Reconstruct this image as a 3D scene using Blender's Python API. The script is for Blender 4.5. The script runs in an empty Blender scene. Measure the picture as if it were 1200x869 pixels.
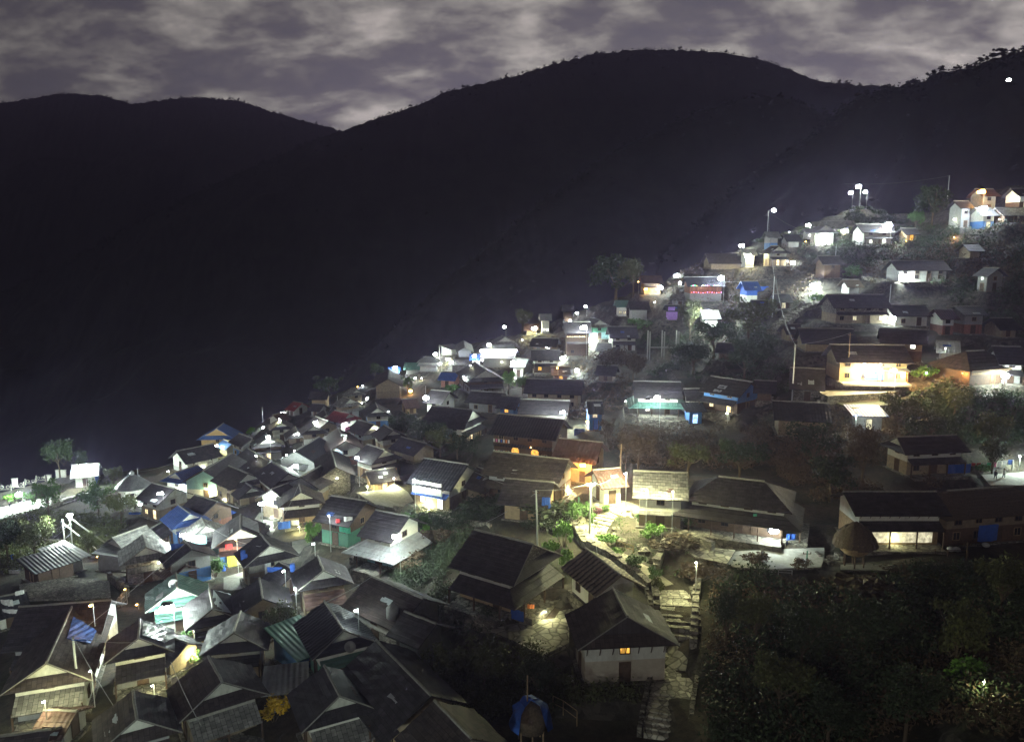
import bpy, math, random
import numpy as np
from mathutils import Vector, Matrix
R = math.radians
rnd = random.Random(11)
sc = bpy.context.scene
C = sc.collection

# ---------------------------------------------------------------- camera, sky, moon, exposure
FPX = 906.0                      # focal length in pixels of the 1200 px wide photograph
PITCH = R(9.1)
cd = bpy.data.cameras.new('camera'); cam = bpy.data.objects.new('camera', cd); C.objects.link(cam)
cam.location = (0, 0, 0); cam.rotation_euler = (R(90) - PITCH, 0, 0)
cd.sensor_width = 36; cd.lens = FPX / 1200 * 36; cd.clip_start = .5; cd.clip_end = 20000
sc.camera = cam
sc.view_settings.view_transform = 'Standard'; sc.view_settings.look = 'None'
sc.view_settings.exposure = 0.5; sc.view_settings.gamma = 1
MOON_EL, MOON_AZ = R(15), R(203)          # azimuth clockwise from +Y
wd = bpy.data.worlds.new('World'); sc.world = wd; wd.use_nodes = True
nt = wd.node_tree; nt.nodes.clear()
def N(t, nt_, **k):
    n = nt_.nodes.new(t)
    for a, v in k.items():
        if a.startswith('i_'):
            key = a[2:].replace('_', ' ')
            n.inputs[key].default_value = v
        else: setattr(n, a, v)
    return n
out = N('ShaderNodeOutputWorld', nt); bg = N('ShaderNodeBackground', nt); bg2 = N('ShaderNodeBackground', nt)
add = N('ShaderNodeAddShader', nt)
sky = N('ShaderNodeTexSky', nt, sky_type='NISHITA', sun_disc=False, sun_elevation=MOON_EL, sun_rotation=MOON_AZ)
bg.inputs['Strength'].default_value = 0.0002; nt.links.new(sky.outputs[0], bg.inputs[0])
tc = N('ShaderNodeTexCoord', nt); sep = N('ShaderNodeSeparateXYZ', nt); nt.links.new(tc.outputs['Generated'], sep.inputs[0])
def mth(op, a, b=None, nt_=nt, clamp=False):
    n = nt_.nodes.new('ShaderNodeMath'); n.operation = op; n.use_clamp = clamp
    for i, v in ((0, a), (1, b)):
        if v is None: continue
        if isinstance(v, (int, float)): n.inputs[i].default_value = v
        else: nt_.links.new(v, n.inputs[i])
    return n.outputs[0]
zz = mth('ADD', mth('MAXIMUM', sep.outputs[2], 0.0), 0.34)
comb = N('ShaderNodeCombineXYZ', nt)
nt.links.new(mth('DIVIDE', sep.outputs[0], zz), comb.inputs[0]); nt.links.new(mth('DIVIDE', sep.outputs[1], zz), comb.inputs[1])
mp = N('ShaderNodeMapping', nt); mp.inputs['Rotation'].default_value = (0, 0, R(22)); mp.inputs['Scale'].default_value = (1.0, 1.35, 1)
mp.inputs['Location'].default_value = (5.3, 2.2, 0)
nt.links.new(comb.outputs[0], mp.inputs[0])
n1 = N('ShaderNodeTexNoise', nt); n1.inputs['Scale'].default_value = 5.0; n1.inputs['Detail'].default_value = 12; n1.inputs['Roughness'].default_value = .6; n1.inputs['Distortion'].default_value = .15
n2 = N('ShaderNodeTexNoise', nt); n2.inputs['Scale'].default_value = 1.7; n2.inputs['Detail'].default_value = 3
nt.links.new(mp.outputs[0], n1.inputs['Vector']); nt.links.new(mp.outputs[0], n2.inputs['Vector'])
mix_ = mth('ADD', mth('MULTIPLY', n1.outputs[0], .66), mth('MULTIPLY', n2.outputs[0], .34))
rp = N('ShaderNodeValToRGB', nt); nt.links.new(mix_, rp.inputs[0])
e = rp.color_ramp.elements
e[0].position = .40; e[0].color = (.033, .031, .036, 1); e[1].position = .62; e[1].color = (.165, .150, .138, 1)
for p_, c_ in ((.455, (.039, .036, .039, 1)), (.50, (.060, .056, .054, 1)), (.555, (.10, .094, .086, 1))):
    q = e.new(p_); q.color = c_
nt.links.new(rp.outputs[0], bg2.inputs[0])
# cloud glow shaped: raised low in the north, dimmed overhead to keep roofs dark
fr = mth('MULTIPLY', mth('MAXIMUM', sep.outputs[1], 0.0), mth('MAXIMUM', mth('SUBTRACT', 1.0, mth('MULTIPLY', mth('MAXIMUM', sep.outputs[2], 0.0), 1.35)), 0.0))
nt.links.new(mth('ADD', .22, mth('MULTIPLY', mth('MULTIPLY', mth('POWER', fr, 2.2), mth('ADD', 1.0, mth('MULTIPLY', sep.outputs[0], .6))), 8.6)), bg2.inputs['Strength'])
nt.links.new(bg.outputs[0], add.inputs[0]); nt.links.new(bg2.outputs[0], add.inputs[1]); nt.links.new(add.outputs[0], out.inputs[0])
ld = bpy.data.lights.new('moon', 'SUN'); ld.energy = .22; ld.angle = R(3); ld.color = (1, .95, .88)
mo = bpy.data.objects.new('moon', ld); C.objects.link(mo)
dv = Vector((math.sin(MOON_AZ) * math.cos(MOON_EL), math.cos(MOON_AZ) * math.cos(MOON_EL), math.sin(MOON_EL)))
mo.rotation_euler = dv.to_track_quat('Z', 'Y').to_euler()
cy = sc.cycles
cy.use_denoising = True
try: cy.denoiser = 'OPENIMAGEDENOISE'
except Exception: pass
cy.max_bounces = 4; cy.diffuse_bounces = 2; cy.glossy_bounces = 2; cy.transmission_bounces = 2; cy.volume_bounces = 0; cy.transparent_max_bounces = 8
cy.use_light_tree = True; cy.sample_clamp_indirect = 4.0; cy.caustics_reflective = False; cy.caustics_refractive = False

# ---------------------------------------------------------------- pixel rays and the fitted terrain
fw = np.array([0, math.cos(PITCH), -math.sin(PITCH)]); up = np.array([0, math.sin(PITCH), math.cos(PITCH)]); rt = np.array([1., 0, 0])
def ray(px, py):
    return fw + rt * ((px - 600) / FPX) + up * ((434.5 - py) / FPX)
def ptD(px, py, D):
    d = ray(px, py); return d * (D / d[1])
CP = [(20, 869, 63), (250, 869, 62), (430, 869, 60), (600, 869, 58), (800, 869, 56), (1000, 869, 52), (1190, 869, 47),
 (0, 780, 76), (190, 700, 97), (60, 690, 101), (100, 625, 135), (0, 640, 125), (1006, 242, 262), (300, 680, 100), (380, 740, 80), (330, 620, 128),
 (0, 600, 165), (90, 560, 190), (165, 580, 165), (220, 540, 205), (280, 560, 172), (250, 600, 140), (350, 520, 192), (330, 480, 245), (400, 470, 238),
 (400, 560, 150), (440, 530, 172), (450, 450, 250), (520, 470, 205), (510, 590, 114), (500, 420, 290), (560, 400, 292), (560, 460, 215), (620, 430, 222), (600, 510, 150),
 (640, 560, 124), (700, 620, 94), (700, 700, 76), (560, 760, 70), (480, 690, 84), (700, 800, 66), (800, 700, 75), (900, 650, 85), (1000, 750, 66), (1150, 650, 84),
 (1150, 780, 60), (1100, 565, 112), (900, 530, 126), (780, 570, 107), (760, 495, 150), (850, 495, 144), (960, 462, 143), (1060, 457, 140), (1170, 457, 138), (1190, 540, 124),
 (1100, 395, 170), (1000, 385, 172), (860, 405, 188), (750, 420, 205), (1060, 330, 196), (920, 335, 212), (820, 345, 226), (730, 370, 240), (640, 385, 262),
 (600, 392, 285), (690, 358, 275), (760, 335, 264), (830, 305, 256), (900, 282, 250), (960, 276, 240), (1030, 276, 226), (1060, 262, 248), (1150, 264, 214), (1200, 245, 212), (1150, 225, 240),
 (1200, 330, 185), (1200, 400, 160)]
ctl = [ptD(*c) for c in CP]
for (px, py, D) in [(0, 590, 172), (90, 553, 196), (220, 528, 214), (330, 475, 252), (450, 440, 270), (560, 396, 296), (690, 356, 280), (830, 300, 262), (900, 276, 258), (1060, 258, 256), (1200, 212, 250)]:
    p = ptD(px, py, D)
    ctl.append(p + np.array([-8, 45, -26.])); ctl.append(p + np.array([-25, 130, -95.]))
ctl += [np.array([-30., 20, -47]), np.array([30., 20, -42]), np.array([-90., 70, -52]), np.array([100., 30, -36]), np.array([-170., 150, -75]), np.array([190., 120, -22]), np.array([0., -20, -52])]
ctl = np.array(ctl); nC = len(ctl); SC = 100.0
def phi(r2): return np.where(r2 > 1e-12, .5 * r2 * np.log(r2 + 1e-20), 0)
A = np.zeros((nC + 3, nC + 3)); P2 = ctl[:, :2] / SC
d2 = ((P2[:, None] - P2[None]) ** 2).sum(-1)
A[:nC, :nC] = phi(d2) + np.eye(nC) * 1.5e-3
A[:nC, nC] = 1; A[:nC, nC + 1:] = P2; A[nC, :nC] = 1; A[nC + 1:, :nC] = P2.T
sol = np.linalg.solve(A, np.concatenate([ctl[:, 2], [0, 0, 0]]))
def T0(x, y):
    q = np.stack([np.asarray(x, float).ravel(), np.asarray(y, float).ravel()], 1) / SC
    res = np.empty(len(q))
    for i in range(0, len(q), 20000):
        qq = q[i:i + 20000]
        r2 = ((qq[:, None] - P2[None]) ** 2).sum(-1)
        res[i:i + 20000] = phi(r2) @ sol[:nC] + sol[nC] + qq @ sol[nC + 1:]
    return res.reshape(np.shape(x))
TS = np.arange(38, 420, .5)
def hit(px, py, h=0, G=None):
    """first point of the pixel's ray that is h metres above the ground"""
    f = G or T0
    d = ray(px, py); d = d / d[1]
    pts = d[None] * TS[:, None]
    dz = pts[:, 2] - (f(pts[:, 0], pts[:, 1]) + h)
    k = np.where(dz <= 0)[0]
    if len(k) == 0 or k[0] == 0:
        k0 = int(np.argmin(dz)) if len(k) == 0 else 0
        return d * TS[k0]
    k = k[0]; a, b = dz[k - 1], dz[k]
    t = TS[k - 1] + (TS[k] - TS[k - 1]) * a / (a - b)
    return d * t
def proj(p):
    p = np.asarray(p, float); z = p @ fw
    return 600 + FPX * (p @ rt) / z, 434.5 - FPX * (p @ up) / z

# ---------------------------------------------------------------- materials
M = {}
def mat(name, base, rough=.85, var=.25, scale=3., kind=None, metal=0., stain=None, stain_amt=.35, bump=.25, obj_var=.0, coords='Object', p=None):
    m = bpy.data.materials.new(name); m.use_nodes = True; t = m.node_tree; b = t.nodes['Principled BSDF']
    b.inputs['Roughness'].default_value = rough; b.inputs['Metallic'].default_value = metal
    tcx = t.nodes.new('ShaderNodeTexCoord'); vec = tcx.outputs[coords]
    noi = N('ShaderNodeTexNoise', t); noi.inputs['Scale'].default_value = scale; noi.inputs['Detail'].default_value = 7; noi.inputs['Roughness'].default_value = .65
    t.links.new(vec, noi.inputs['Vector'])
    r_ = N('ShaderNodeValToRGB', t); t.links.new(noi.outputs[0], r_.inputs[0])
    c = base; e = r_.color_ramp.elements
    e[0].position = .32; e[0].color = tuple(x * (1 - var) for x in c) + (1,)
    e[1].position = .7; e[1].color = tuple(min(1, x * (1 + var)) for x in c) + (1,)
    col = r_.outputs[0]; hgt = noi.outputs[0]
    if kind in ('slate', 'brick', 'flag', 'stone'):
        if kind in ('flag', 'stone'):
            vo = N('ShaderNodeTexVoronoi', t); vo.feature = 'DISTANCE_TO_EDGE'; vo.inputs['Scale'].default_value = p or 1.1
            vc = N('ShaderNodeTexVoronoi', t); vc.inputs['Scale'].default_value = p or 1.1
            mpv = N('ShaderNodeMapping', t); mpv.inputs['Scale'].default_value = (1, 1, 1.9 if kind == 'stone' else 1)
            t.links.new(vec, mpv.inputs[0]); t.links.new(mpv.outputs[0], vo.inputs['Vector']); t.links.new(mpv.outputs[0], vc.inputs['Vector'])
            g = N('ShaderNodeMath', t); g.operation = 'MULTIPLY'; g.use_clamp = True; g.inputs[1].default_value = 9; t.links.new(vo.outputs[0], g.inputs[0])
            fac = g.outputs[0]
            sp = N('ShaderNodeSeparateColor', t); t.links.new(vc.outputs['Color'], sp.inputs[0]); tone = sp.outputs[0]
        else:
            br = N('ShaderNodeTexBrick', t); br.inputs['Scale'].default_value = 1.0
            br.inputs['Brick Width'].default_value = .62 if kind == 'slate' else .3; br.inputs['Row Height'].default_value = .42 if kind == 'slate' else .11
            br.inputs['Mortar Size'].default_value = .018; br.inputs['Color1'].default_value = (.35,) * 3 + (1,); br.inputs['Color2'].default_value = (1, 1, 1, 1); br.inputs['Mortar'].default_value = (.12, .12, .12, 1)
            t.links.new(vec, br.inputs['Vector'])
            sp = N('ShaderNodeSeparateColor', t); t.links.new(br.outputs['Color'], sp.inputs[0]); tone = sp.outputs[0]
            iv = N('ShaderNodeMath', t); iv.operation = 'SUBTRACT'; iv.inputs[0].default_value = 1; t.links.new(br.outputs['Fac'], iv.inputs[1]); fac = iv.outputs[0]
        mr = N('ShaderNodeMapRange', t); mr.inputs['To Min'].default_value = .4 if kind == 'slate' else .55; mr.inputs['To Max'].default_value = 1.65 if kind == 'slate' else 1.35; t.links.new(tone, mr.inputs[0])
        mf = N('ShaderNodeMapRange', t); mf.inputs['To Min'].default_value = .35; mf.inputs['To Max'].default_value = 1.0; t.links.new(fac, mf.inputs[0])
        mm = N('ShaderNodeMath', t); mm.operation = 'MULTIPLY'; t.links.new(mr.outputs[0], mm.inputs[0]); t.links.new(mf.outputs[0], mm.inputs[1])
        vm = N('ShaderNodeVectorMath', t); vm.operation = 'SCALE'; t.links.new(col, vm.inputs[0]); t.links.new(mm.outputs[0], vm.inputs['Scale']); col = vm.outputs[0]
        hh = N('ShaderNodeMath', t); hh.operation = 'ADD'; t.links.new(fac, hh.inputs[0]); t.links.new(noi.outputs[0], hh.inputs[1]); hgt = hh.outputs[0]
    if kind == 'corr':
        sx = N('ShaderNodeSeparateXYZ', t); t.links.new(vec, sx.inputs[0])
        w1 = N('ShaderNodeMath', t); w1.operation = 'MULTIPLY'; w1.inputs[1].default_value = p or 12.; t.links.new(sx.outputs[0], w1.inputs[0])
        w2 = N('ShaderNodeMath', t); w2.operation = 'SINE'; t.links.new(w1.outputs[0], w2.inputs[0])
        hgt = w2.outputs[0]
        if name == 'plank_roof':
            ms_ = N('ShaderNodeMapRange', t); ms_.inputs['From Min'].default_value = -.75; ms_.inputs['From Max'].default_value = .1; ms_.inputs['To Min'].default_value = .12; ms_.inputs['To Max'].default_value = 1.1; t.links.new(hgt, ms_.inputs[0])
            vs_ = N('ShaderNodeVectorMath', t); vs_.operation = 'SCALE'; t.links.new(col, vs_.inputs[0]); t.links.new(ms_.outputs[0], vs_.inputs['Scale']); col = vs_.outputs[0]
    if stain:
        n3 = N('ShaderNodeTexNoise', t); n3.inputs['Scale'].default_value = .8; n3.inputs['Detail'].default_value = 8; n3.inputs['Roughness'].default_value = .75
        mp3 = N('ShaderNodeMapping', t); mp3.inputs['Scale'].default_value = (1, 1, .35); t.links.new(vec, mp3.inputs[0]); t.links.new(mp3.outputs[0], n3.inputs['Vector'])
        m3 = N('ShaderNodeMapRange', t); m3.inputs['From Min'].default_value = .48; m3.inputs['From Max'].default_value = .68; m3.inputs['To Max'].default_value = stain_amt; t.links.new(n3.outputs[0], m3.inputs[0])
        mx = N('ShaderNodeMix', t); mx.data_type = 'RGBA'; t.links.new(m3.outputs[0], mx.inputs[0]); t.links.new(col, mx.inputs[6]); mx.inputs[7].default_value = stain + (1,); col = mx.outputs[2]
    if obj_var:
        oi = N('ShaderNodeObjectInfo', t); mo_ = N('ShaderNodeMapRange', t); mo_.inputs['To Min'].default_value = 1 - obj_var; mo_.inputs['To Max'].default_value = 1 + obj_var
        t.links.new(oi.outputs['Random'], mo_.inputs[0]); v2 = N('ShaderNodeVectorMath', t); v2.operation = 'SCALE'; t.links.new(col, v2.inputs[0]); t.links.new(mo_.outputs[0], v2.inputs['Scale']); col = v2.outputs[0]
    t.links.new(col, b.inputs['Base Color'])
    bp = N('ShaderNodeBump', t); bp.inputs['Strength'].default_value = bump; bp.inputs['Distance'].default_value = .05
    t.links.new(hgt, bp.inputs['Height']); t.links.new(bp.outputs[0], b.inputs['Normal'])
    M[name] = m; return m
def emis(name, c, s):
    m = bpy.data.materials.new(name); m.use_nodes = True; b = m.node_tree.nodes['Principled BSDF']
    b.inputs['Base Color'].default_value = tuple(x * .5 for x in c) + (1,); b.inputs['Emission Color'].default_value = c + (1,); b.inputs['Emission Strength'].default_value = s
    m.cycles.emission_sampling = 'NONE' if s > 8 else 'AUTO'
    M[name] = m; return m
def emis_pane(name, c, s):
    m = bpy.data.materials.new(name); m.use_nodes = True; t = m.node_tree; b = t.nodes['Principled BSDF']
    b.inputs['Base Color'].default_value = tuple(x * .4 for x in c) + (1,)
    tcx = N('ShaderNodeTexCoord', t); n = N('ShaderNodeTexNoise', t); n.inputs['Scale'].default_value = 2.2; n.inputs['Detail'].default_value = 2; t.links.new(tcx.outputs['Object'], n.inputs['Vector'])
    r_ = N('ShaderNodeMapRange', t); r_.inputs['From Min'].default_value = .35; r_.inputs['From Max'].default_value = .65; r_.inputs['To Min'].default_value = s * .35; r_.inputs['To Max'].default_value = s * 1.3
    t.links.new(n.outputs[0], r_.inputs[0]); b.inputs['Emission Color'].default_value = c + (1,); t.links.new(r_.outputs[0], b.inputs['Emission Strength'])
    M[name] = m
mat('slate', (.023, .019, .024), .7, .35, 1.2, 'slate', bump=.5, obj_var=.35, stain=(.055, .05, .046), stain_amt=.5)
mat('slate_grey', (.15, .145, .14), .8, .35, 1.5, 'slate', bump=.5, obj_var=.25, stain=(.07, .065, .06))
mat('slate_brown', (.034, .025, .024), .85, .35, 1.4, 'slate', bump=.5, obj_var=.2, stain=(.05, .04, .035))
mat('plank_roof', (.19, .155, .11), .85, .35, 1.2, 'corr', bump=1.0, stain=(.08, .06, .04), p=9.)
mat('tin', (.34, .35, .36), .45, .2, 1.5, 'corr', metal=.35, stain=(.15, .10, .07), obj_var=.2, bump=.6)
mat('tin_rust', (.070, .036, .032), .7, .35, 1.2, 'corr', metal=.1, stain=(.07, .04, .03), obj_var=.2, bump=.6)
mat('tin_green', (.075, .16, .135), .5, .2, 1.5, 'corr', metal=.2, stain=(.05, .09, .07), obj_var=.15, bump=.6)
mat('tin_blue', (.035, .085, .30), .5, .2, 1.5, 'corr', metal=.2, stain=(.03, .05, .12), obj_var=.2, bump=.6)
mat('tin_red', (.27, .035, .045), .5, .25, 1.5, 'corr', metal=.15, stain=(.12, .03, .03), bump=.6)
mat('tin_dark', (.026, .026, .034), .55, .25, 1.5, 'corr', metal=.3, stain=(.06, .05, .045), obj_var=.2, bump=.6)
mat('thatch', (.09, .065, .045), .95, .45, 6., bump=.9, stain=(.07, .055, .04))
mat('plaster', (.60, .60, .55), .9, .1, 2.5, stain=(.33, .29, .22), stain_amt=.5, obj_var=.1)
mat('gable_plaster', (.55, .55, .49), .9, .15, 3., stain=(.22, .20, .15), stain_amt=.5, obj_var=.15)
mat('plaster_dim', (.36, .35, .31), .92, .2, 2.5, stain=(.18, .15, .11), stain_amt=.6, obj_var=.2)
mat('beige', (.42, .37, .30), .92, .12, 2., stain=(.3, .26, .2))
mat('ochre', (.36, .26, .15), .92, .15, 2., stain=(.2, .14, .08), obj_var=.15)
mat('earth_wall', (.24, .19, .13), .95, .25, 2., stain=(.13, .1, .07), obj_var=.2)
mat('stonewall', (.22, .20, .17), .95, .3, 2.5, 'stone', p=2.6, bump=.8, obj_var=.2)
mat('rough_stone', (.19, .175, .145), .95, .35, 1.2, 'stone', p=1.7, bump=1.0, obj_var=.15)
mat('brick', (.26, .11, .075), .9, .25, 3., 'brick', bump=.5)
mat('blue_wall', (.05, .15, .38), .8, .15, 2., stain=(.2, .25, .3), obj_var=.15)
mat('teal_wall', (.20, .36, .40), .8, .15, 2., stain=(.2, .3, .3))
mat('green_wall', (.06, .19, .13), .8, .15, 2., stain=(.1, .2, .12))
mat('pink_wall', (.60, .30, .26), .85, .12, 2., stain=(.4, .3, .25))
mat('grey_wall', (.28, .28, .28), .9, .15, 2., stain=(.15, .14, .12), obj_var=.2)
mat('wood', (.075, .045, .028), .8, .35, 3., obj_var=.2)
mat('wood_pale', (.26, .18, .10), .8, .3, 3., obj_var=.2)
mat('ridge_pale', (.20, .19, .17), .8, .3, 3.)
mat('concrete', (.33, .32, .30), .9, .15, 2., stain=(.2, .19, .17))
mat('metal_pole', (.42, .44, .44), .45, .1, 3., metal=.5)
mat('dark_metal', (.05, .05, .055), .6, .2, 3., metal=.4)
mat('cable_mat', (.22, .22, .22), .6, .1, 3.)
mat('glass_dark', (.02, .022, .028), .2, .2, 3., bump=.02)
mat('flag', (.42, .40, .33), .9, .3, 1.4, 'flag', p=.95, bump=.7, coords='Object')
mat('step_stone', (.42, .40, .33), .9, .35, 1.6, 'flag', p=1.6, bump=.8)
mat('pathdirt', (.27, .25, .19), .95, .35, 1.2, bump=.8)
mat('court', (.30, .30, .27), .9, .25, 1.3, bump=.4, stain=(.18, .17, .14))
mat('bark', (.10, .075, .05), .9, .3, 4., bump=.6)
mat('leaf_dark', (.028, .046, .018), .75, .5, .5, obj_var=.25)
mat('leaf_olive', (.080, .092, .028), .75, .45, .5, obj_var=.25)
mat('leaf_green', (.060, .13, .030), .7, .45, .6, obj_var=.2)
mat('leaf_bright', (.13, .28, .045), .7, .4, .6, obj_var=.2)
mat('leaf_dry', (.090, .062, .036), .8, .4, .5, obj_var=.25)
mat('flower_yellow', (.72, .46, .03), .7, .3, 2.)
mat('flower_magenta', (.16, .06, .10), .7, .3, 2.)
for n_, c_ in dict(cloth_blue=(.022, .09, .40), cloth_red=(.4, .04, .05), cloth_white=(.7, .7, .7), cloth_orange=(.75, .25, .08), cloth_green=(.05, .4, .25), cloth_pink=(.7, .2, .4), cloth_yellow=(.7, .55, .08), cloth_purple=(.35, .2, .6), tarp_pale=(.45, .50, .52), cloth_dark=(.04, .04, .06), skin=(.35, .22, .15), hair=(.02, .018, .015)).items():
    mat(n_, c_, .8, .2, 3., bump=.2)
emis('bulb_white', (.93, 1., .97), 60); emis('bulb_orange', (1., .52, .12), 30); emis('tube_white', (.97, 1., 1.), 22)
emis_pane('lit_warm', (1., .78, .42), 1.5); emis_pane('lit_white', (.95, .97, .85), 2.2); emis_pane('lit_orange', (1., .50, .08), 1.0); emis_pane('lit_blue', (.35, .6, 1.), 1.8); emis_pane('lit_cream', (1., .92, .62), .55); emis_pane('lit_dim', (1., .8, .5), .35)
for n_, c_ in dict(led_red=(1, .1, .1), led_green=(.1, 1, .3), led_blue=(.2, .3, 1), led_pink=(1, .3, .7), led_yellow=(1, .8, .2)).items(): emis(n_, c_, 6)

# ---------------------------------------------------------------- mesh helpers
class MB:
    def __init__(s): s.v = []; s.f = []
    def box(s, c, size, rz=0., rx=0., ry=0.):
        a, b, d = size[0] / 2, size[1] / 2, size[2] / 2; m = Matrix.Rotation(rz, 3, 'Z') @ Matrix.Rotation(ry, 3, 'Y') @ Matrix.Rotation(rx, 3, 'X'); o = len(s.v); c = Vector(c)
        for x, y, z in ((-a, -b, -d), (a, -b, -d), (a, b, -d), (-a, b, -d), (-a, -b, d), (a, -b, d), (a, b, d), (-a, b, d)): s.v.append(c + m @ Vector((x, y, z)))
        s.f += [tuple(o + i for i in q) for q in ((3, 2, 1, 0), (4, 5, 6, 7), (0, 1, 5, 4), (1, 2, 6, 5), (2, 3, 7, 6), (3, 0, 4, 7))]; return s
    def quad(s, *p):
        o = len(s.v); s.v += [Vector(q) for q in p]; s.f.append(tuple(range(o, o + len(p)))); return s
    def prism(s, poly, ax):
        """poly: list of 3d points, ax: extrusion vector"""
        o = len(s.v); n = len(poly); ax = Vector(ax)
        s.v += [Vector(q) for q in poly] + [Vector(q) + ax for q in poly]
        s.f.append(tuple(range(o + n - 1, o - 1, -1))); s.f.append(tuple(range(o + n, o + 2 * n)))
        for i in range(n): j = (i + 1) % n; s.f.append((o + i, o + j, o + n + j, o + n + i))
        return s
    def slab(s, a, b, c, d, t=.1, nx=1, ny=1, lap=0., jit=0., r=rnd):
        """a,b lower edge, d,c upper edge; ny overlapping courses, thickness t"""
        a, b, c, d = map(Vector, (a, b, c, d)); n = (b - a).cross(d - a); n.normalize()
        if n.z < 0: n = -n
        def P(u, v): return (a * (1 - u) + b * u) * (1 - v) + (d * (1 - u) + c * u) * v
        jt = [[n * r.uniform(-jit, jit) for _ in range(nx + 1)] for _ in range(ny + 1)]
        for j in range(ny):
            o = len(s.v)
            for i in range(nx + 1):
                u = i / nx
                s.v.append(P(u, j / ny) + n * lap + jt[j][i]); s.v.append(P(u, (j + 1) / ny) + jt[j + 1][i])
                s.v.append(P(u, j / ny) - n * t * .5 + jt[j][i])
            for i in range(nx):
                k = o + 3 * i; s.f.append((k, k + 3, k + 4, k + 1)); s.f.append((k + 2, k + 5, k + 3, k))
        o = len(s.v); q = [P(0, 0), P(1, 0), P(1, 1), P(0, 1)]; s.v += [x - n * t for x in q] + [x - n * .002 for x in q]
        s.f += [(o + 3, o + 2, o + 1, o)] + [(o + i, o + (i + 1) % 4, o + 4 + (i + 1) % 4, o + 4 + i) for i in range(4)]
        return s
    def tube(s, pts, r, seg=6, r2=None):
        pts = [Vector(p) for p in pts]; n = len(pts); o = len(s.v)
        for i, p in enumerate(pts):
            t = (pts[min(i + 1, n - 1)] - pts[max(i - 1, 0)]).normalized(); a = t.cross(Vector((0, 0, 1)))
            if a.length < .05: a = t.cross(Vector((1, 0, 0)))
            a.normalize(); b = t.cross(a); rr = r if r2 is None else r + (r2 - r) * i / max(1, n - 1)
            for k in range(seg): w = 2 * math.pi * k / seg; s.v.append(p + a * math.cos(w) * rr + b * math.sin(w) * rr)
        for i in range(n - 1):
            for k in range(seg): k2 = (k + 1) % seg; s.f.append((o + i * seg + k, o + i * seg + k2, o + (i + 1) * seg + k2, o + (i + 1) * seg + k))
        s.f.append(tuple(o + k for k in range(seg - 1, -1, -1))); s.f.append(tuple(o + (n - 1) * seg + k for k in range(seg))); return s
    def lathe(s, prof, seg=14, c=(0, 0, 0)):
        o = len(s.v); c = Vector(c)
        for r_, z in prof:
            for k in range(seg): w = 2 * math.pi * k / seg; s.v.append(c + Vector((r_ * math.cos(w), r_ * math.sin(w), z)))
        for i in range(len(prof) - 1):
            for k in range(seg): k2 = (k + 1) % seg; s.f.append((o + i * seg + k, o + i * seg + k2, o + (i + 1) * seg + k2, o + (i + 1) * seg + k))
        return s
    def ball(s, c, r, seg=8, squash=1.):
        return s.lathe([(max(.001, r * math.sin(math.pi * i / 6)), -r * squash * math.cos(math.pi * i / 6)) for i in range(7)], seg, c)
    def build(s, name, m, parent=None, smooth=False, loc=None):
        me = bpy.data.meshes.new(name); me.from_pydata([tuple(v) for v in s.v], [], s.f)
        me.materials.append(M[m] if isinstance(m, str) else m)
        if smooth: me.polygons.foreach_set('use_smooth', [True] * len(me.polygons))
        o = bpy.data.objects.new(name, me); C.objects.link(o)
        if parent: o.parent = parent
        if loc is not None: o.location = loc
        return o
def tag(o, label=None, cat=None, group=None, kind=None):
    if label: o['label'] = label
    if cat: o['category'] = cat
    if group: o['group'] = group
    if kind: o['kind'] = kind
    return o
def empty(name, loc, rz=0):
    o = bpy.data.objects.new(name, None); C.objects.link(o); o.location = loc; o.rotation_euler = (0, 0, rz); o.empty_display_size = .3; return o
def copy_tree(o, parent=None):
    c = o.copy(); C.objects.link(c)
    if parent: c.parent = parent
    for ch in [x for x in KIDS.get(o.name, [])]:
        copy_tree(ch, c)
    return c
KIDS = {}

# ---------------------------------------------------------------- house builder
PADS = []      # (x, y, rz, hx, hy, z)
HOUSES = []
TANP = math.tan(R(29))
def locate(x1, y1, x2, y2, g, wall_h, w, tanp, yaw=None):
    ww = w or 6.5
    for _ in range(3):
        rh = wall_h + ww / 2 * tanp
        mx, my = (x1 + x2) / 2, (y1 + y2) / 2
        P = hit(mx, my, rh); z = P[2]
        if yaw is not None:
            d = np.array([math.cos(yaw), math.sin(yaw), 0]); s = proj(P + d)[0] - proj(P - d)[0]
            L = abs(x2 - x1) / max(.1, abs(s) / 2) ; p1 = P - d * L / 2; p2 = P + d * L / 2
        elif my > 385:
            r1, r2 = ray(x1, y1), ray(x2, y2); p1 = r1 * (z / r1[2]); p2 = r2 * (z / r2[2])
        else:
            p1 = ray(x1, my); p1 = p1 * (P[1] / p1[1]); p2 = ray(x2, my); p2 = p2 * (P[1] / p2[1])
            p1[2] = p2[2] = z
        dd = p2 - p1; L = math.hypot(dd[0], dd[1]); a = math.atan2(dd[1], dd[0])
        if L > 24 or L < 2.5:
            c = (p1 + p2) / 2; L2 = min(max(L, 2.5), 24); p1 = c - dd / L * L2 / 2; p2 = c + dd / L * L2 / 2
            LOG.append(('len', round(L, 1), x1, y1, x2, y2)); L = L2
        if g and not w:
            c = (p1 + p2) / 2; n = np.array([-math.sin(a), math.cos(a), 0])
            a0 = proj(c + n); a1 = proj(c - n); s = math.hypot(a0[0] - a1[0], a0[1] - a1[1]) / 2
            ww = min(max(g / s, 3.2), 9.5)
            if not (3 < g / s < 11): LOG.append(('width', round(g / s, 1), x1, y1, x2, y2))
    c = (p1 + p2) / 2
    return c, L, a, ww, rh
LOG = []
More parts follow.
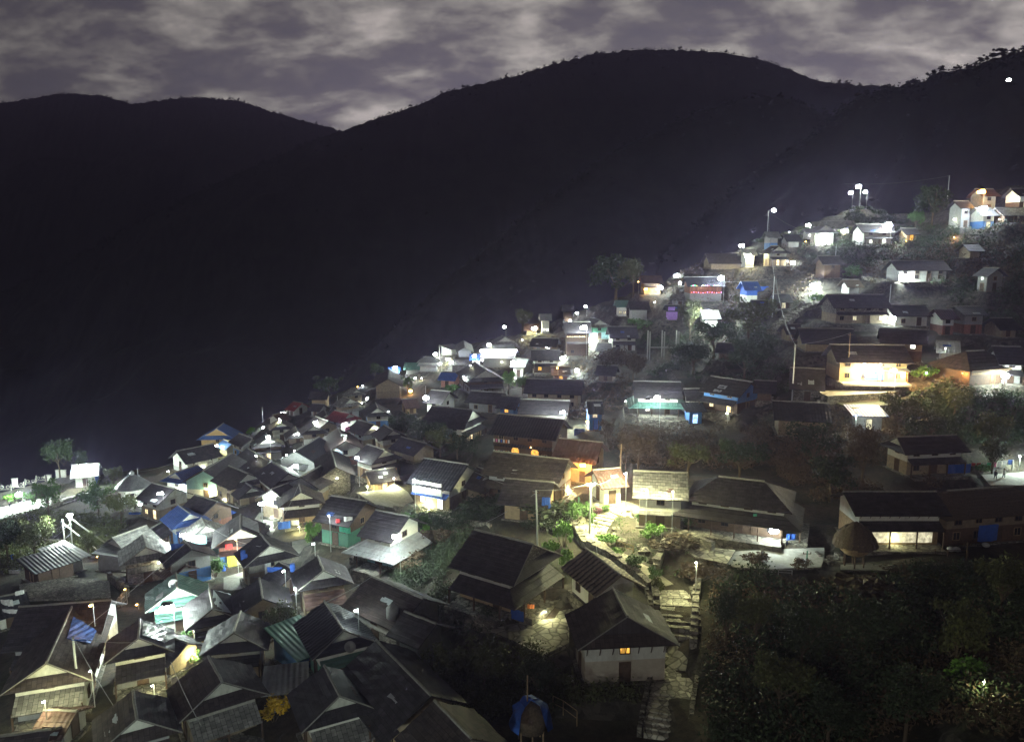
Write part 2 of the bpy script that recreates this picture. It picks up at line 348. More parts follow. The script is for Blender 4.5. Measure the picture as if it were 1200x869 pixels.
def skirt(mb, hx, hy, z, w, drop, sides, t=.09, ny=3, lap=.04, jit=.02):
    """pent roof round a box; sides from F(-y) G(+x) B(+y) N(-x)"""
    inn = {'F': ((-hx, -hy), (hx, -hy)), 'G': ((hx, -hy), (hx, hy)), 'B': ((hx, hy), (-hx, hy)), 'N': ((-hx, hy), (-hx, -hy))}
    nor = {'F': (0, -1), 'G': (1, 0), 'B': (0, 1), 'N': (-1, 0)}; order = 'FGBN'
    for s in sides:
        i = order.index(s); prev, nxt = order[i - 1], order[(i + 1) % 4]; n = nor[s]
        (ax, ay), (bx, by) = inn[s]; oa = [ax + n[0] * w, ay + n[1] * w]; ob = [bx + n[0] * w, by + n[1] * w]
        if prev in sides: oa[0] += nor[prev][0] * w; oa[1] += nor[prev][1] * w
        if nxt in sides: ob[0] += nor[nxt][0] * w; ob[1] += nor[nxt][1] * w
        mb.slab((oa[0], oa[1], z - drop), (ob[0], ob[1], z - drop), (bx, by, z), (ax, ay, z), t, max(2, int(2 * hx)) if s in 'FB' else 6, ny, lap, jit)
def opening(parent, name, c, w, h, face, frame='wood', pane='glass_dark', T=None):
    """window or door: frame box ring + pane; face = outward normal in local xy"""
    fx, fy = face; rz = math.atan2(fy, fx) + math.pi / 2
    cx, cy_, cz = c; m = MB(); e = .07 if w < 1.3 else .1
    def at(u, v, dpt): return (cx + math.cos(rz) * u + fx * dpt, cy_ + math.sin(rz) * u + fy * dpt, cz + v)
    m.box(at(-w / 2 - e / 2, 0, .03), (e, .12, h + 2 * e), rz); m.box(at(w / 2 + e / 2, 0, .03), (e, .12, h + 2 * e), rz)
    m.box(at(0, h / 2 + e / 2, .03), (w - .004, .12, e), rz)
    m.box(at(0, -h / 2 - e / 2, .05), (w - .004, .16, e), rz)
    if name == 'window': m.box(at(0, 0, .02), (.045, .06, h - .004), rz)
    o = m.build(name, frame, parent)
    MB().box(at(0, 0, -.005), (w, .05, h), rz).build('door_leaf' if name == 'door' else 'pane', pane, o)
    return o
NPART = [0]
def house(label, x1, y1, x2, y2, g=None, st=2, h1=2.15, h2=1.85, w=None, roof='slate', up=None, low='earth_wall', sk='F', skw=1.5, gp='', gm='gable_plaster',
          win=2, lit='', gl='', shed=False, hip=False, yaw=None, name='house', cat='house', group='houses of the village on the slope', detail=None, ridge='ridge_pale', skm=None, pitch=29,
          brk=False, ov=.9, litm='lit_warm', open_front='', extra=None, gwin=1, plinth=3.2, fh=0.):
    up = up or random.Random(int(x1 * 3 + y2 * 5)).choice(['plaster', 'plaster_dim', 'plaster_dim', 'earth_wall', 'grey_wall'])
    tanp = math.tan(R(pitch)); wall_h = (h1 + h2 if st == 2 else h1) + fh
    c, L, a, ww, rh = locate(x1, y1, x2, y2, g, wall_h, w, tanp if not shed else .0, yaw)
    D = c[1]; near = D < 135
    if detail is None: detail = 2 if D < 125 else (1 if D < 230 else 0)
    zf = c[2] - rh
    T = empty(name, (c[0], c[1], zf), a); tag(T, label, cat, group)
    wh = wall_h - fh; hy = ww / 2 ; hx = max(1.2, L / 2 - (ov if not hip else -.0))
    if hip: hx = L / 2 + hy * .75
    # which long side faces the camera
    fs = -1 if (math.cos(a) * (0 - c[1]) - math.sin(a) * (0 - c[0])) < 0 else 1      # local y of camera
    T['fs'] = fs
    F = (0, fs); r = random.Random(int(x1 * 7 + y1 * 13))
    def side(s):  # outward normal, half extent along, perpendicular offset
        return {'F': (F, hx, hy), 'B': ((0, -fs), hx, hy), 'G': ((1, 0), hy, hx), 'N': ((-1, 0), hy, hx)}[s]
    def pos(s, u, z):
        n, e, o = side(s)
        return (u, n[1] * o, z) if s in 'FB' else (n[0] * o, u, z)
    # plinth and walls
    MB().box((0, 0, -plinth / 2 + .12), (2 * hx + .8, 2 * hy + .8, plinth)).build('plinth', 'rough_stone', T)
    lh = h1 if st == 2 else wh
    z0 = .12
    if open_front and st:      # open bay: a back wall, side piers and a lit interior
        pass
    MB().box((0, 0, (z0 + lh) / 2), (2 * hx, 2 * hy, lh - z0)).build('lower_wall', low, T)
    if st == 2:
        top = MB().box((0, 0, (lh + wh) / 2), (2 * hx - .006, 2 * hy - .006, wh - lh - .001))
        top.build('upper_wall', up, T)
    rise = hy * tanp; R0 = hx + ov
    rm = MB(); E = R0 + .25; ev = .95
    near_course = .45 if D < 110 else (.8 if D < 180 else 1.6)
    if shed:
        rs = ww * .2
        ly = fs * (hy + ev); hyy = -fs * (hy + .3)
        rm.slab((-R0, ly, wh + .05), (R0, ly, wh + .05), (R0, hyy, wh + .05 + rs), (-R0, hyy, wh + .05 + rs), .08, max(3, int(L)), 2, .015, .015)
        rm.build('roof', roof, T)
        MB().prism([(-hx, fs * (hy - .05), wh - .002), (-hx, -fs * (hy - .05), wh - .002), (-hx, -fs * (hy - .05), wh + rs * .72)], (2 * hx, 0, 0)).build('end_wall', up if st == 2 else low, T)
    elif hip:
        RX = max(.6, hx - hy * .75); sl = hy + ev; zr = wh + rise + .08; ze = wh - ev * tanp + .08; EX = hx + ev; ny = max(3, int(sl / near_course))
        for sg in (-1, 1):
            rm.slab((-EX, sg * sl, ze), (EX, sg * sl, ze), (RX, 0, zr), (-RX, 0, zr), .12, max(4, int(L)), ny, .05, .03, r)
            rm.slab((sg * EX, -sl, ze), (sg * EX, sl, ze), (sg * RX, .05, zr), (sg * RX, -.05, zr), .12, 5, ny, .05, .03, r)
        rm.build('roof', roof, T)
        MB().tube([(-RX, 0, zr + .06), (RX, 0, zr + .06)], .14, 6).build('ridge_cap', ridge, T)
    else:
        fb = .2 if gp else 0.          # share of the half width covered by the pent strip
        ends = {1: ('G' in gp), -1: ('N' in gp)}
        ny = max(3, int((hy + ev) / near_course)); sl = hy + ev
        zr = wh + rise + .1; ze = wh + .1 - ev * tanp
        xr = {s: (hx + .35 if ends[s] else R0) for s in (1, -1)}; xe = {s: (hx + 1.15 if ends[s] else R0 + .0) for s in (1, -1)}
        for sg in (-1, 1):
            rm.slab((-xe[-1], sg * sl, ze), (xe[1], sg * sl, ze), (xr[1], 0, zr), (-xr[-1], 0, zr), .12, max(4, int(L * (1.2 if near else .6))), ny, .05 if near else .03, .06 if near else .03, r)
        rm.build('roof', roof, T)
        # wall gable triangles
        for s in (1, -1):
            x = s * (hx - .14) ; MB().prism([(x, -hy + .02, wh - .001), (x, hy - .02, wh - .001), (x, 0, wh + rise - .03)], (s * .12, 0, 0)).build('gable_wall', (gm if gp else (up if st == 2 else low)), T)
        for s in (1, -1):
            if not ends[s]: continue
            yb = hy * (1 - fb); zb = wh + .1 + (hy - yb) * tanp
            x0 = s * (hx + .2)
            MB().prism([(x0, -yb + .05, zb - .02), (x0, yb - .05, zb - .02), (x0, 0, zr - .17)], (s * .06, 0, 0)).build('gable_panel', gm, T)
            p = MB(); p.slab((s * (hx + 1.15), -sl + .1, ze + .06), (s * (hx + 1.15), sl - .1, ze + .06), (s * (hx + .28), yb, zb - .04), (s * (hx + .28), -yb, zb - .04), .1, 6, 3, .03, .02, r)
            p.build('pent_roof', roof, T)
        if detail >= 1:
            MB().tube([(-xr[-1], 0, zr + .03)] + [(xr[1] * (i / 3 - 1) + xr[1] * i / 3 if False else -xr[-1] + (xr[1] + xr[-1]) * i / 5, r.uniform(-.04, .04), zr + .03 + r.uniform(-.03, .03)) for i in range(1, 5)] + [(xr[1], 0, zr + .03)], .13 if near else .16, 6).build('ridge_cap', ridge, T)
        if gp and D < 120:      # gable-edge boards
            for sg in (-1, 1):
                MB().tube([(xr[1] + .03, 0, zr), (xe[1] + .03, sg * sl, ze)], .06, 5).build('barge_board', 'ridge_pale' if detail > 1 else 'wood', T)
    # old roofs are patched with odd sheets
    if not shed and not hip and detail >= 1 and r.random() < .45:
        for _ in range(r.choice((1, 1, 2))):
            sg = fs if r.random() < .7 else -fs; u0 = r.uniform(-.8, .45) * hx; du = r.uniform(.7, 1.8); v0 = r.uniform(.25, .8); dv = r.uniform(.12, .2); sl = hy + .75
            q = lambda u, v: (u, sg * sl * v, zr - (zr - ze) * v + .105)
            MB().slab(q(u0, v0 + dv), q(min(u0 + du, hx), v0 + dv), q(min(u0 + du, hx), v0), q(u0, v0), .02, 3, 1, .01, .02, r).build('roof_patch', r.choice(['tin', 'tin_rust', 'tin_blue', 'tin', 'tarp_pale']), T)
    # veranda skirt roofs
    if sk and st == 2:
        m = MB(); mp_ = {'F': 'F' if fs < 0 else 'B', 'B': 'B' if fs < 0 else 'F', 'G': 'G', 'N': 'N'}
        sides = [mp_[s] for s in sk]
        zs = h1 + .5; dr = skw * .42 + .12
        skirt(m, hx, hy, zs, skw, dr, sides, ny=3 if near else 2)
        m.build('veranda_roof', skm or roof, T)
        if detail >= 1 and skw > 1.1:
            for s in sk:
                n, e, o = side(s); k = max(2, int(e * 2 / 2.6) + 1)
                for i in range(k):
                    u = -e + 2 * e * i / (k - 1); q = pos(s, u, 0); q = (q[0] + n[0] * (skw - .2), q[1] + n[1] * (skw - .2), (zs - dr + .12) / 2 + .02)
                    MB().box(q, (.14, .14, zs - dr + .16)).build('veranda_post', 'wood', T)
            m = MB()
            for s in sk:
                n, e, o = side(s); q = pos(s, 0, -.9); sz = (2 * e + (.0 if s in 'FB' else 0), skw + .3) if s in 'FB' else (skw + .3, 2 * e)
                m.box((q[0] + n[0] * (skw / 2 + .55), q[1] + n[1] * (skw / 2 + .55), -.95), (sz[0], sz[1], 2.1))
            m.build('veranda_floor', 'rough_stone', T)
    # openings
    li = list(lit)   # characters: u upper lit, l lower lit on the front; per-window choice below
    def row(s, zc, n, tall, litk, door=False):
        nn, e, o = side(s)
        for i in range(n):
            u = -e + 2 * e * (i + .5) / n + r.uniform(-.1, .1)
            isd = door and i == n // 2
            hh = 1.75 if isd else tall; zc2 = (z0 + .12 + hh / 2) if isd else zc
            pn = ('glass_dark' if not isd else 'wood')
            if litk and r.random() < litk: pn = litm
            opening(T, 'door' if isd else 'window', pos(s, u, zc2), .85 if not isd else .95, hh, nn, 'wood' if r.random() < .7 else 'wood_pale', pn)
    if win and detail >= 1:
        nf = max(1, min(5, int(2 * hx / 2.7))) if win > 1 else 1
        ub = (h1 + .6 + wh) / 2 if (sk and st == 2) else (h1 + wh) / 2
        uh = .62 if sk else .8
        if st == 2: row('F', ub, nf, uh, 1.0 if 'U' in lit else (.4 if 'u' in lit else 0))
        row('F', 1.25, nf, .9, 1.0 if 'L' in lit else (.4 if 'l' in lit else 0), True)
        if (gwin and (abs(math.cos(a)) < .93 or detail == 2)):
            gs = 'G' if proj(c + np.array([math.cos(a), math.sin(a), 0]) * hx)[0] is not None else 'G'
            # the gable end turned to the camera
            sgn = 1 if (math.cos(a) * (0 - c[0]) + math.sin(a) * (0 - c[1])) > 0 else -1
            s = 'G' if sgn > 0 else 'N'
            if st == 2: row(s, ub, gwin, uh, 1.0 if 'U' in gl else 0)
            row(s, 1.25, max(1, gwin), .9, 1.0 if 'L' in gl else 0, True)
    elif win and lit:
        row('F', 1.3, 2, .9, 1.)
    if brk and detail >= 1:
        for s in brk if isinstance(brk, str) else 'F':
            n, e, o = side(s); k = int(2 * e / 1.1)
            for i in range(k + 1):
                u = -e + .15 + (2 * e - .3) * i / k; p0 = Vector(pos(s, u, h1 + (.85 if s in sk else .6))); p1 = Vector(pos(s, u, wh - .12)) + Vector((n[0], n[1], 0)) * .62
                MB().tube([p0, p1], .045, 4).build('eave_bracket', 'wood', T)
    if open_front:
        # lit open room on the ground floor behind the veranda: a glowing panel stands in for its lamp-lit wall
        for s in open_front:
            n, e, o = side(s); q = pos(s, 0, 1.2); sz = (2 * e * .86, .06, 1.7) if s in 'FB' else (.06, 2 * e * .86, 1.7)
            MB().box((q[0] + n[0] * .02, q[1] + n[1] * .02, q[2]), sz).build('glow_panel', 'lit_cream', T)
    PADS.append((c[0], c[1], a, hx + 1.2, hy + 1.2, zf))
    info = dict(o=T, c=c, L=L, a=a, w=ww, zf=zf, label=label, px=proj(c), hx=hx, hy=hy, fs=fs, D=D)
    HOUSES.append(info)
    if extra: extra(T, info)
    return info
def guest_veranda(T, i):
    fs, hx, hy = i['fs'], i['hx'], i['hy']
    MB().box((-.12 * hx, fs * (hy + .55), 3.45), (2 * hx * .8, .1, 1.5)).build('glowing_wall', 'lit_white', T)  # glowing panel in place of the lamp-lit white upper wall
    n = 7
    for k in range(n):
        MB().box((-.92 * hx + 1.6 * hx * k / (n - 1), fs * (hy + .66), 3.4), (.14, .14, 1.9)).build('veranda_post', 'plaster', T)
    MB().box((-.12 * hx, fs * (hy + .6), 2.62), (2 * hx * .84, .18, .5)).build('railing', 'plaster', T)
def hotel_bits(T, i):
    fs, hx, hy = i['fs'], i['hx'], i['hy']
    for k, x in enumerate((-.25, .42)):
        MB().prism([(x * hx - .7, fs * (hy + .06), .9), (x * hx + .7, fs * (hy + .06), .9), (x * hx + .7, fs * (hy + .06), 2.1), (x * hx + .4, fs * (hy + .06), 2.5), (x * hx - .4, fs * (hy + .06), 2.5), (x * hx - .7, fs * (hy + .06), 2.1)], (0, fs * .05, 0)).build('arched_window', 'lit_orange', T)
    for z in (1.95, 4.0):
        m = MB(); m.box((-.68 * hx, fs * (hy + .8), z), (hx * .55, .05, .05)); m.box((-.68 * hx, fs * (hy + .8), z - .7), (hx * .55, .05, .05)); m.build('railing', 'wood_pale', T)
        for k in range(7):
            MB().box((-.93 * hx + k * hx * .085, fs * (hy + .84), z - .33), (hx * .05, .04, .55)).build('hung_cloth', ['cloth_white', 'cloth_pink', 'cloth_white', 'cloth_blue', 'cloth_white', 'cloth_orange'][k % 6], T)
        MB().box((-.68 * hx, fs * (hy + .4), z - 1.0), (hx * .58, .8, .1)).build('balcony_floor', 'wood', T)
def yellow_veranda(T, i):
    fs, hx, hy = i['fs'], i['hx'], i['hy']
    MB().box((.05 * hx, fs * (hy + .12), 1.4), (.55 * hx, .06, 1.8)).build('shutter', 'cloth_blue', T)
    m = MB(); m.slab((.0 * hx, fs * (hy + 1.8), 2.45), (1.0 * hx, fs * (hy + 1.8), 2.45), (1.0 * hx, fs * hy, 2.75), (.0 * hx, fs * hy, 2.75), .06, 4, 1); m.build('awning', 'tin', T)
    for k in range(4): MB().box((hx * (.1 + .28 * k), fs * (hy + 1.7), 1.2), (.1, .1, 2.4)).build('veranda_post', 'wood_pale', T)
    MB().box((0, fs * (hy + 1.3), -.1), (2 * hx, 2.5, .4)).build('veranda_floor', 'concrete', T)

# ---------------------------------------------------------------- the houses, nearest first; ridge ends as seen in the photograph
H = house
# bottom left
H('very long dark slate house at the left edge behind the blue-patched roof', 22, 712, 131, 704, w=7.5, sk='F', win=2, roof='slate')
H('dark gabled house with a blue sheet on its roof and a bright gable end', 86, 708, 53, 781, 76, gp='G', sk='G', skm='slate_grey', gl='L', up='plaster', low='plaster', roof='slate_brown', litm='lit_cream', brk=False, skw=1.9)
H('small brown-roofed grey hut below the bright gable end at lower left', 52, 833, 90, 834, w=3.2, st=1, h1=1.7, sk='', roof='tin_rust', low='grey_wall', win=1, shed=False, ov=.35, pitch=24)
H('dark hut roof cut by the lower left corner of the picture', 12, 862, 42, 858, w=5, st=1, sk='', roof='slate_brown', win=0)
H('gabled house with bracketed white band just below the brightest floodlit gable', 164, 726, 162, 751, 58, gp='G', sk='G', skw=1.9, brk='G', skm='slate', gl='', up='plaster', low='grey_wall')
H('dark house whose pale gable touches the bottom edge at lower left', 156, 810, 161, 847, 74, gp='G', sk='G', roof='slate_brown', brk='G')
H('brown-roofed house with pale gable and white band left of the yellow flowers', 244, 770, 262, 803, 80, gp='G', sk='G', skw=2.0, skm='slate_grey', roof='slate_brown', brk='G', gm='gable_plaster')
H('dark house with whitish ridge and grey-white band above the brown gabled house', 282, 717, 273, 745, 56, gp='G', sk='G', skw=1.2, roof='slate', brk='G', low='ochre')
H('house with pale gable, yellow windows and green veranda at lower left centre', 380, 705, 405, 742, 56, gp='G', sk='G', roof='tin_dark', up='plaster', low='green_wall', gl='U', skw=1.1, skm='tin_green', litm='lit_dim', win=2)
H('low shed under a large sea-green metal sheet roof', 331, 758, 366, 744, w=5.4, st=1, h1=2.6, sk='', shed=True, roof='tin_green', low='blue_wall', win=0, name='shed', cat='shed', group='sheds of the village')
H('dark house with pale gable and cable-hung white band, bottom centre left', 380, 781, 400, 820, 68, gp='G', sk='G', skm='slate_grey', roof='slate', brk='G', gm='gable_plaster', skw=1.9)
H('very long black-roofed house running diagonally to the bottom edge', 441, 751, 505, 816, w=4.8, gp='', sk='F', roof='slate', low='ochre', win=2)
H('corrugated lower end of the diagonal row with a pale right slope', 509, 822, 552, 866, w=5.2, sk='', up='stonewall', roof='slate_brown', low='earth_wall', win=1)
H('grey flat-roofed outhouse beside the yellow flowering bush', 327, 797, 343, 795, w=3.0, st=1, h1=1.8, sk='', shed=True, roof='tin', low='grey_wall', win=0, name='shed', cat='shed', group='sheds of the village')
H('long black gabled house with a pale curved roof edge, left of the dark garden', 433, 675, 496, 702, w=5.6, sk='', roof='slate_brown', win=1, low='stonewall')
H('half-hidden dark house with a plain grey gable wall beside the dark garden', 476, 718, 509, 731, 30, sk='', st=2, roof='slate', up='grey_wall', low='grey_wall', win=0)
H('mossy-roofed house with white band and round brown porch roof', 372, 652, 380, 671, 48, gp='G', sk='G', skw=2.1, roof='slate', skm='tin_rust', brk='G')
H('small dark slate house with a bright white ridge cap, below the blue-walled court', 304, 678, 308, 702, 50, sk='', st=2, roof='slate', low='earth_wall', up='earth_wall', win=1)
H('dark gabled house with a crumpled pale sheet on its right slope', 245, 690, 250, 716, 46, gp='G', sk='G', skw=1., roof='slate')
H('teal-roofed house with its white gable end lit by the brightest floodlight', 206, 672, 208, 692, 56, gp='G', sk='G', roof='tin_green', up='plaster', low='plaster', skw=1.2, gm='gable_plaster')
H('stone house with grey gable right of the pale metal sheets', 167, 627, 171, 643, 46, gp='G', sk='G', skw=1., roof='slate_grey', up='stonewall', low='stonewall')
H('long house with pale plastered roof below the lamp with a blue awning', 131, 631, 172, 616, w=5.5, sk='', roof='slate_grey', up='plaster', low='plaster', st=1, h1=3.2)
H('small shed under tilted pale metal sheets beside the stone house', 128, 655, 152, 637, w=4.5, st=1, h1=2.2, sk='', shed=True, roof='tin', low='grey_wall', win=0, name='shed', cat='shed', group='sheds of the village')
H('striped pale metal-roofed shed under the floodlight tower', 58, 656, 90, 645, w=5.5, st=1, h1=2.2, sk='', shed=True, roof='tin', low='grey_wall', win=0, name='shed', cat='shed', group='sheds of the village')
H('open market stall under a blue-black roof on a stone terrace at left', 28, 667, 84, 650, w=4.5, st=1, h1=2.4, sk='', shed=True, roof='tin_dark', low='wood', win=2, name='stall', cat='stall', group='sheds of the village')
H('small white-walled hut at the left edge below the market stall', 2, 700, 14, 697, w=4, st=1, h1=2.2, sk='', roof='tin_dark', low='plaster', win=1)
H('long white hall with a bright blue gable end at far left', 84, 546, 117, 543, w=5.5, st=1, h1=3., sk='', roof='tin', low='plaster', win=2, extra=lambda T, i: MB().prism([(i['hx'] + .01, -i['hy'] - .05, .2), (i['hx'] + .01, i['hy'] + .05, .2), (i['hx'] + .01, i['hy'] + .05, 3.0), (i['hx'] + .01, 0, 4.6), (i['hx'] + .01, -i['hy'] - .05, 3.0)], (.05, 0, 0)).build('blue_gable', 'cloth_blue', T))
H('long white house with white arches under a dark roof on the left skyline', 206, 529, 250, 520, w=7, sk='', roof='slate', up='plaster', low='grey_wall', h1=1.2, h2=2.2)
H('blue-roofed house with an orange gable on the left skyline', 262, 496, 253, 503, 38, gp='G', sk='', roof='tin_blue', up='ochre', low='ochre', gm='ochre')
H('blue-roofed house with a white gable left of the big dark double roof', 232, 545, 203, 555, 24, gp='G', sk='', roof='tin_blue', up='plaster', low='grey_wall')
H('big dark roof rising in steps left of centre of the crowded quarter', 238, 552, 272, 531, w=8.5, sk='', roof='slate', up='teal_wall', low='plaster')
H('second dark roof adjoining the stepped one on its right', 268, 546, 292, 556, 36, sk='', gp='G', roof='slate_brown')
H('dark brown wide roof just left of the lamp on the grey sheet', 318, 541, 339, 556, 34, gp='G', sk='', roof='slate_brown')
H('dark roof behind the wide brown one, close to the blue tin wall', 300, 533, 318, 541, 32, gp='G', sk='', roof='slate')
H('blue metal-roofed house with pale gable in the lower left quarter', 209, 592, 224, 603, 34, gp='G', sk='G', roof='tin_blue', low='blue_wall', gm='gable_plaster')
H('light blue-walled house with grey gable beside the white wall lamp', 236, 607, 241, 618, 38, gp='G', sk='G', skw=1., roof='slate_grey', low='teal_wall', up='plaster')
H('shed covered by a bright blue tarpaulin roof', 243, 606, 261, 598, w=4, st=1, sk='', shed=True, roof='cloth_blue', low='wood', win=0, name='shed', cat='shed', group='sheds of the village')
H('dark gabled house with pale bargeboards below the blue walls at left', 216, 634, 224, 643, 46, gp='', sk='', roof='slate', low='blue_wall')
H('brown rounded roof tucked between two slate roofs at left', 205, 655, 216, 661, 30, st=1, sk='', roof='tin_rust', win=0)
H('court house with crumpled silver right slope, red veranda and blue walls', 282, 603, 282, 622, 52, gp='G', sk='G', skw=.9, roof='slate', up='brick', low='blue_wall', gl='L', litm='lit_cream', skm='tin_rust')
H('dark house at the right of the blue-walled court', 305, 626, 318, 641, 50, gp='G', sk='', roof='slate')
H('gabled house with white band above blue-curtained tan walls', 350, 567, 353, 578, 42, gp='G', sk='G', skw=1.8, roof='slate_brown', low='ochre', brk=False, gm='gable_plaster')
H('dark roof over colourful clothes and green shutters', 388, 581, 430, 588, w=7, gp='', sk='', roof='slate', low='green_wall', up='wood')
H('house with lamp-lit corrugated porch roof wrapped round its corner', 440, 598, 480, 606, w=6, sk='FGN', skw=2.3, skm='tin', roof='slate', low='teal_wall', up='plaster', h1=2.3)
H('rough stone gable-end house in the middle of the crowded quarter', 388, 527, 394, 548, 32, sk='', st=2, roof='slate_brown', up='stonewall', low='stonewall', win=0, gp='')
H('dark steep roof left of the rough stone gable', 352, 559, 376, 546, w=6, sk='', roof='slate', win=0)
H('brown-roofed house with white-lit eaves behind the stone gable', 396, 502, 405, 517, 34, sk='', roof='tin_rust', up='plaster', low='brick')
H('large plain green-grey sheet-roofed house left of the stone gable', 346, 529, 374, 512, w=7.5, sk='', roof='tin_dark', up='grey_wall', low='grey_wall', win=0)
H('dark house with white band and lit shop doorways by the stone-paved lane', 430, 521, 453, 528, 30, gp='G', sk='G', skw=1.2, roof='slate', gl='L', low='wood_pale', open_front='')
H('low wooden row with a lit doorway on the paved lane', 428, 553, 463, 548, w=4, st=1, sk='', roof='slate', low='wood_pale', win=2, lit='L')
H('two-storey guest house with brightly lit upper veranda and blue balcony roof', 497, 537, 549, 545, w=8, sk='F', skw=1.0, skm='tin_blue', roof='tin_dark', up='plaster', low='earth_wall', lit='L', litm='lit_white', open_front='', extra=lambda T, i: guest_veranda(T, i))
H('bright white gable house left of the long dark hotel', 506, 476, 557, 481, 26, gp='G', sk='G', skw=1.3, roof='slate', brk='G', gl='L', up='plaster', low='ochre')
H('very long dark two-storey hotel with orange arched windows', 584, 485, 662, 492, w=8, h1=2.6, h2=2.5, sk='F', skw=.7, roof='tin_dark', up='wood', low='wood', win=2, name='hotel', cat='hotel', extra=lambda T, i: hotel_bits(T, i))
H('long reddish roof directly below the dark hotel with a pale wall band', 578, 529, 667, 539, w=7, sk='F', skw=1.6, roof='slate_brown', low='wood', up='grey_wall')
H('reddish-brown roof glowing above the orange street lamp', 655, 514, 707, 519, w=7, sk='', roof='tin_rust', up='ochre', low='ochre', lit='')
H('dark-roofed house with a lit corner shop beside the path top', 592, 561, 650, 566, w=6.5, sk='', st=1, h1=2.8, roof='slate', low='ochre', win=2)
H('small white cube-like hut with brown roof right of the orange lamp', 699, 551, 722, 549, w=4.5, st=1, h1=3.1, sk='', roof='tin_rust', low='plaster', win=1)
H('brilliantly lit long white house above the stone steps', 742, 552, 806, 555, w=6.5, h1=1.7, h2=2.7, sk='F', skw=.6, roof='slate_grey', up='plaster', low='earth_wall', win=2, gwin=0, plinth=2.)
H('large hip-roofed house with dark veranda right of the bright white house', 842, 559, 896, 565, w=7, pitch=26, hip=True, sk='FGN', skw=2.1, roof='slate', up='plaster', low='wood', lit='', h1=2.5, h2=1.6, brk='F', plinth=2.4)
H('long traditional house with bracketed white band and cream-lit ground floor', 988, 577, 1097, 577, w=5.4, pitch=25, h1=2.5, h2=1.8, sk='F', skw=1.5, roof='slate', up='plaster', low='wood_pale', brk='F', win=0, open_front='F', plinth=2., gp='')
H('hip-roofed thatched house with a blue tarpaulin at the right edge', 1110, 576, 1186, 571, w=6.5, pitch=26, hip=True, sk='', roof='thatch', up='earth_wall', low='wood', plinth=1.5)
H('long house with blue lower wall and pale left gable at right', 1121, 510, 1047, 513, 26, gp='G', sk='F', skw=1.3, roof='slate', up='plaster', low='earth_wall', brk=False)
H('small shed with blue-white front and one lit window on the dark slope', 993, 483, 1035, 484, w=4.5, st=1, h1=2.6, sk='', shed=True, roof='tin_blue', low='grey_wall', win=1, lit='L', litm='lit_cream', name='shed', cat='shed', group='sheds of the village', gwin=0)
H('long dark house with bluish sheet roof below the stone hut', 905, 470, 972, 473, w=7, sk='', st=1, h1=3.4, roof='tin_dark', low='earth_wall', win=1)
H('stone hut with a dark doorway in its gable beside the lit yard', 926, 431, 967, 433, 22, st=1, h1=2.9, sk='', roof='slate', low='stonewall', win=1, gwin=1)
H('long house with blue shutters and glaring yellow-lit veranda', 972, 404, 1060, 405, w=8, sk='', st=2, h1=2.6, h2=1.6, roof='slate', up='earth_wall', low='ochre', win=2, extra=lambda T, i: yellow_veranda(T, i))
H('dark house with lit windows and white sheet metal end above the yellow veranda', 1030, 385, 1086, 387, w=7, sk='', roof='slate', up='earth_wall', low='wood', lit='u', litm='lit_white')
H('very wide dark roof with low dormer left of the yellow veranda roof', 935, 385, 1000, 386, w=8, sk='', st=1, roof='slate', low='earth_wall', win=0)
H('long dark house with one bright window halfway up the right slope', 968, 346, 1036, 345, w=8, sk='F', skw=1.1, roof='slate', up='stonewall', low='earth_wall', lit='l', litm='lit_cream')
H('white-walled row with a green door and a wall lamp on the right slope', 1038, 357, 1084, 359, w=6, st=1, h1=2.8, sk='', roof='slate', low='plaster', win=2)
H('pale block-built house with brick lower floor on the right slope', 1118, 361, 1148, 358, w=6, sk='', roof='tin_dark', up='grey_wall', low='brick', h2=2.4, win=2, pitch=22)
H('narrow reddish annex left of the pale block-built house', 1094, 364, 1116, 362, w=5, sk='', roof='tin_rust', up='plaster', low='brick', win=1)
H('stone-walled house with a white lamp high on the right slope', 1043, 304, 1106, 308, w=6.5, sk='', st=2, h1=1.6, h2=1.6, roof='slate', up='grey_wall', low='grey_wall')
H('lone small house with pale gable among dark fields at right', 1165, 314, 1158, 315, w=5, yaw=R(-70), sk='', roof='slate', up='grey_wall', low='grey_wall', gp='', win=1)
H('hip-roofed house with orange-lit wooden fascia at the right', 1132, 412, 1153, 411, w=8.5, hip=True, sk='', st=1, h1=3.2, roof='slate_brown', low='wood', win=1, extra=lambda T, i: MB().box((0, i['fs'] * (i['hy'] + .85), 2.55), (2 * i['hx'] + 1, .08, .8)).build('fascia_board', 'wood_pale', T))
H('house with chequered white band behind the plaza lamp at the right edge', 1162, 406, 1196, 407, w=8, sk='F', skw=1.8, roof='slate', up='plaster', low='grey_wall', brk='F')
H('brown-roofed house with a bright blue upper band', 833, 441, 882, 448, w=7, sk='F', skw=1.7, roof='slate_brown', up='blue_wall', low='wood', lit='L', litm='lit_warm', skm='slate')
H('green metal veranda house with a wall lamp on the upper centre slope', 742, 447, 798, 448, w=7.5, sk='FGN', skw=2.0, roof='slate', up='plaster', low='grey_wall', skm='tin_green', lit='l', litm='lit_white', brk='F')
H('narrow blue-framed two-storey house with lit blue windows', 690, 470, 703, 470, w=5, sk='', roof='tin_dark', up='blue_wall', low='blue_wall', lit='U', litm='lit_cream', win=1, ov=.4)
H('house with arched white windows under a long dark roof near a dead tree', 712, 383, 746, 383, w=8, sk='F', skw=1.6, roof='slate', up='plaster', low='plaster', gm='grey_wall')
H('tall three-storey balcony house hung with a row of bulbs', 660, 378, 692, 377, w=8, sk='F', h1=3.6, h2=3.4, skw=.9, roof='slate', up='wood', low='wood')
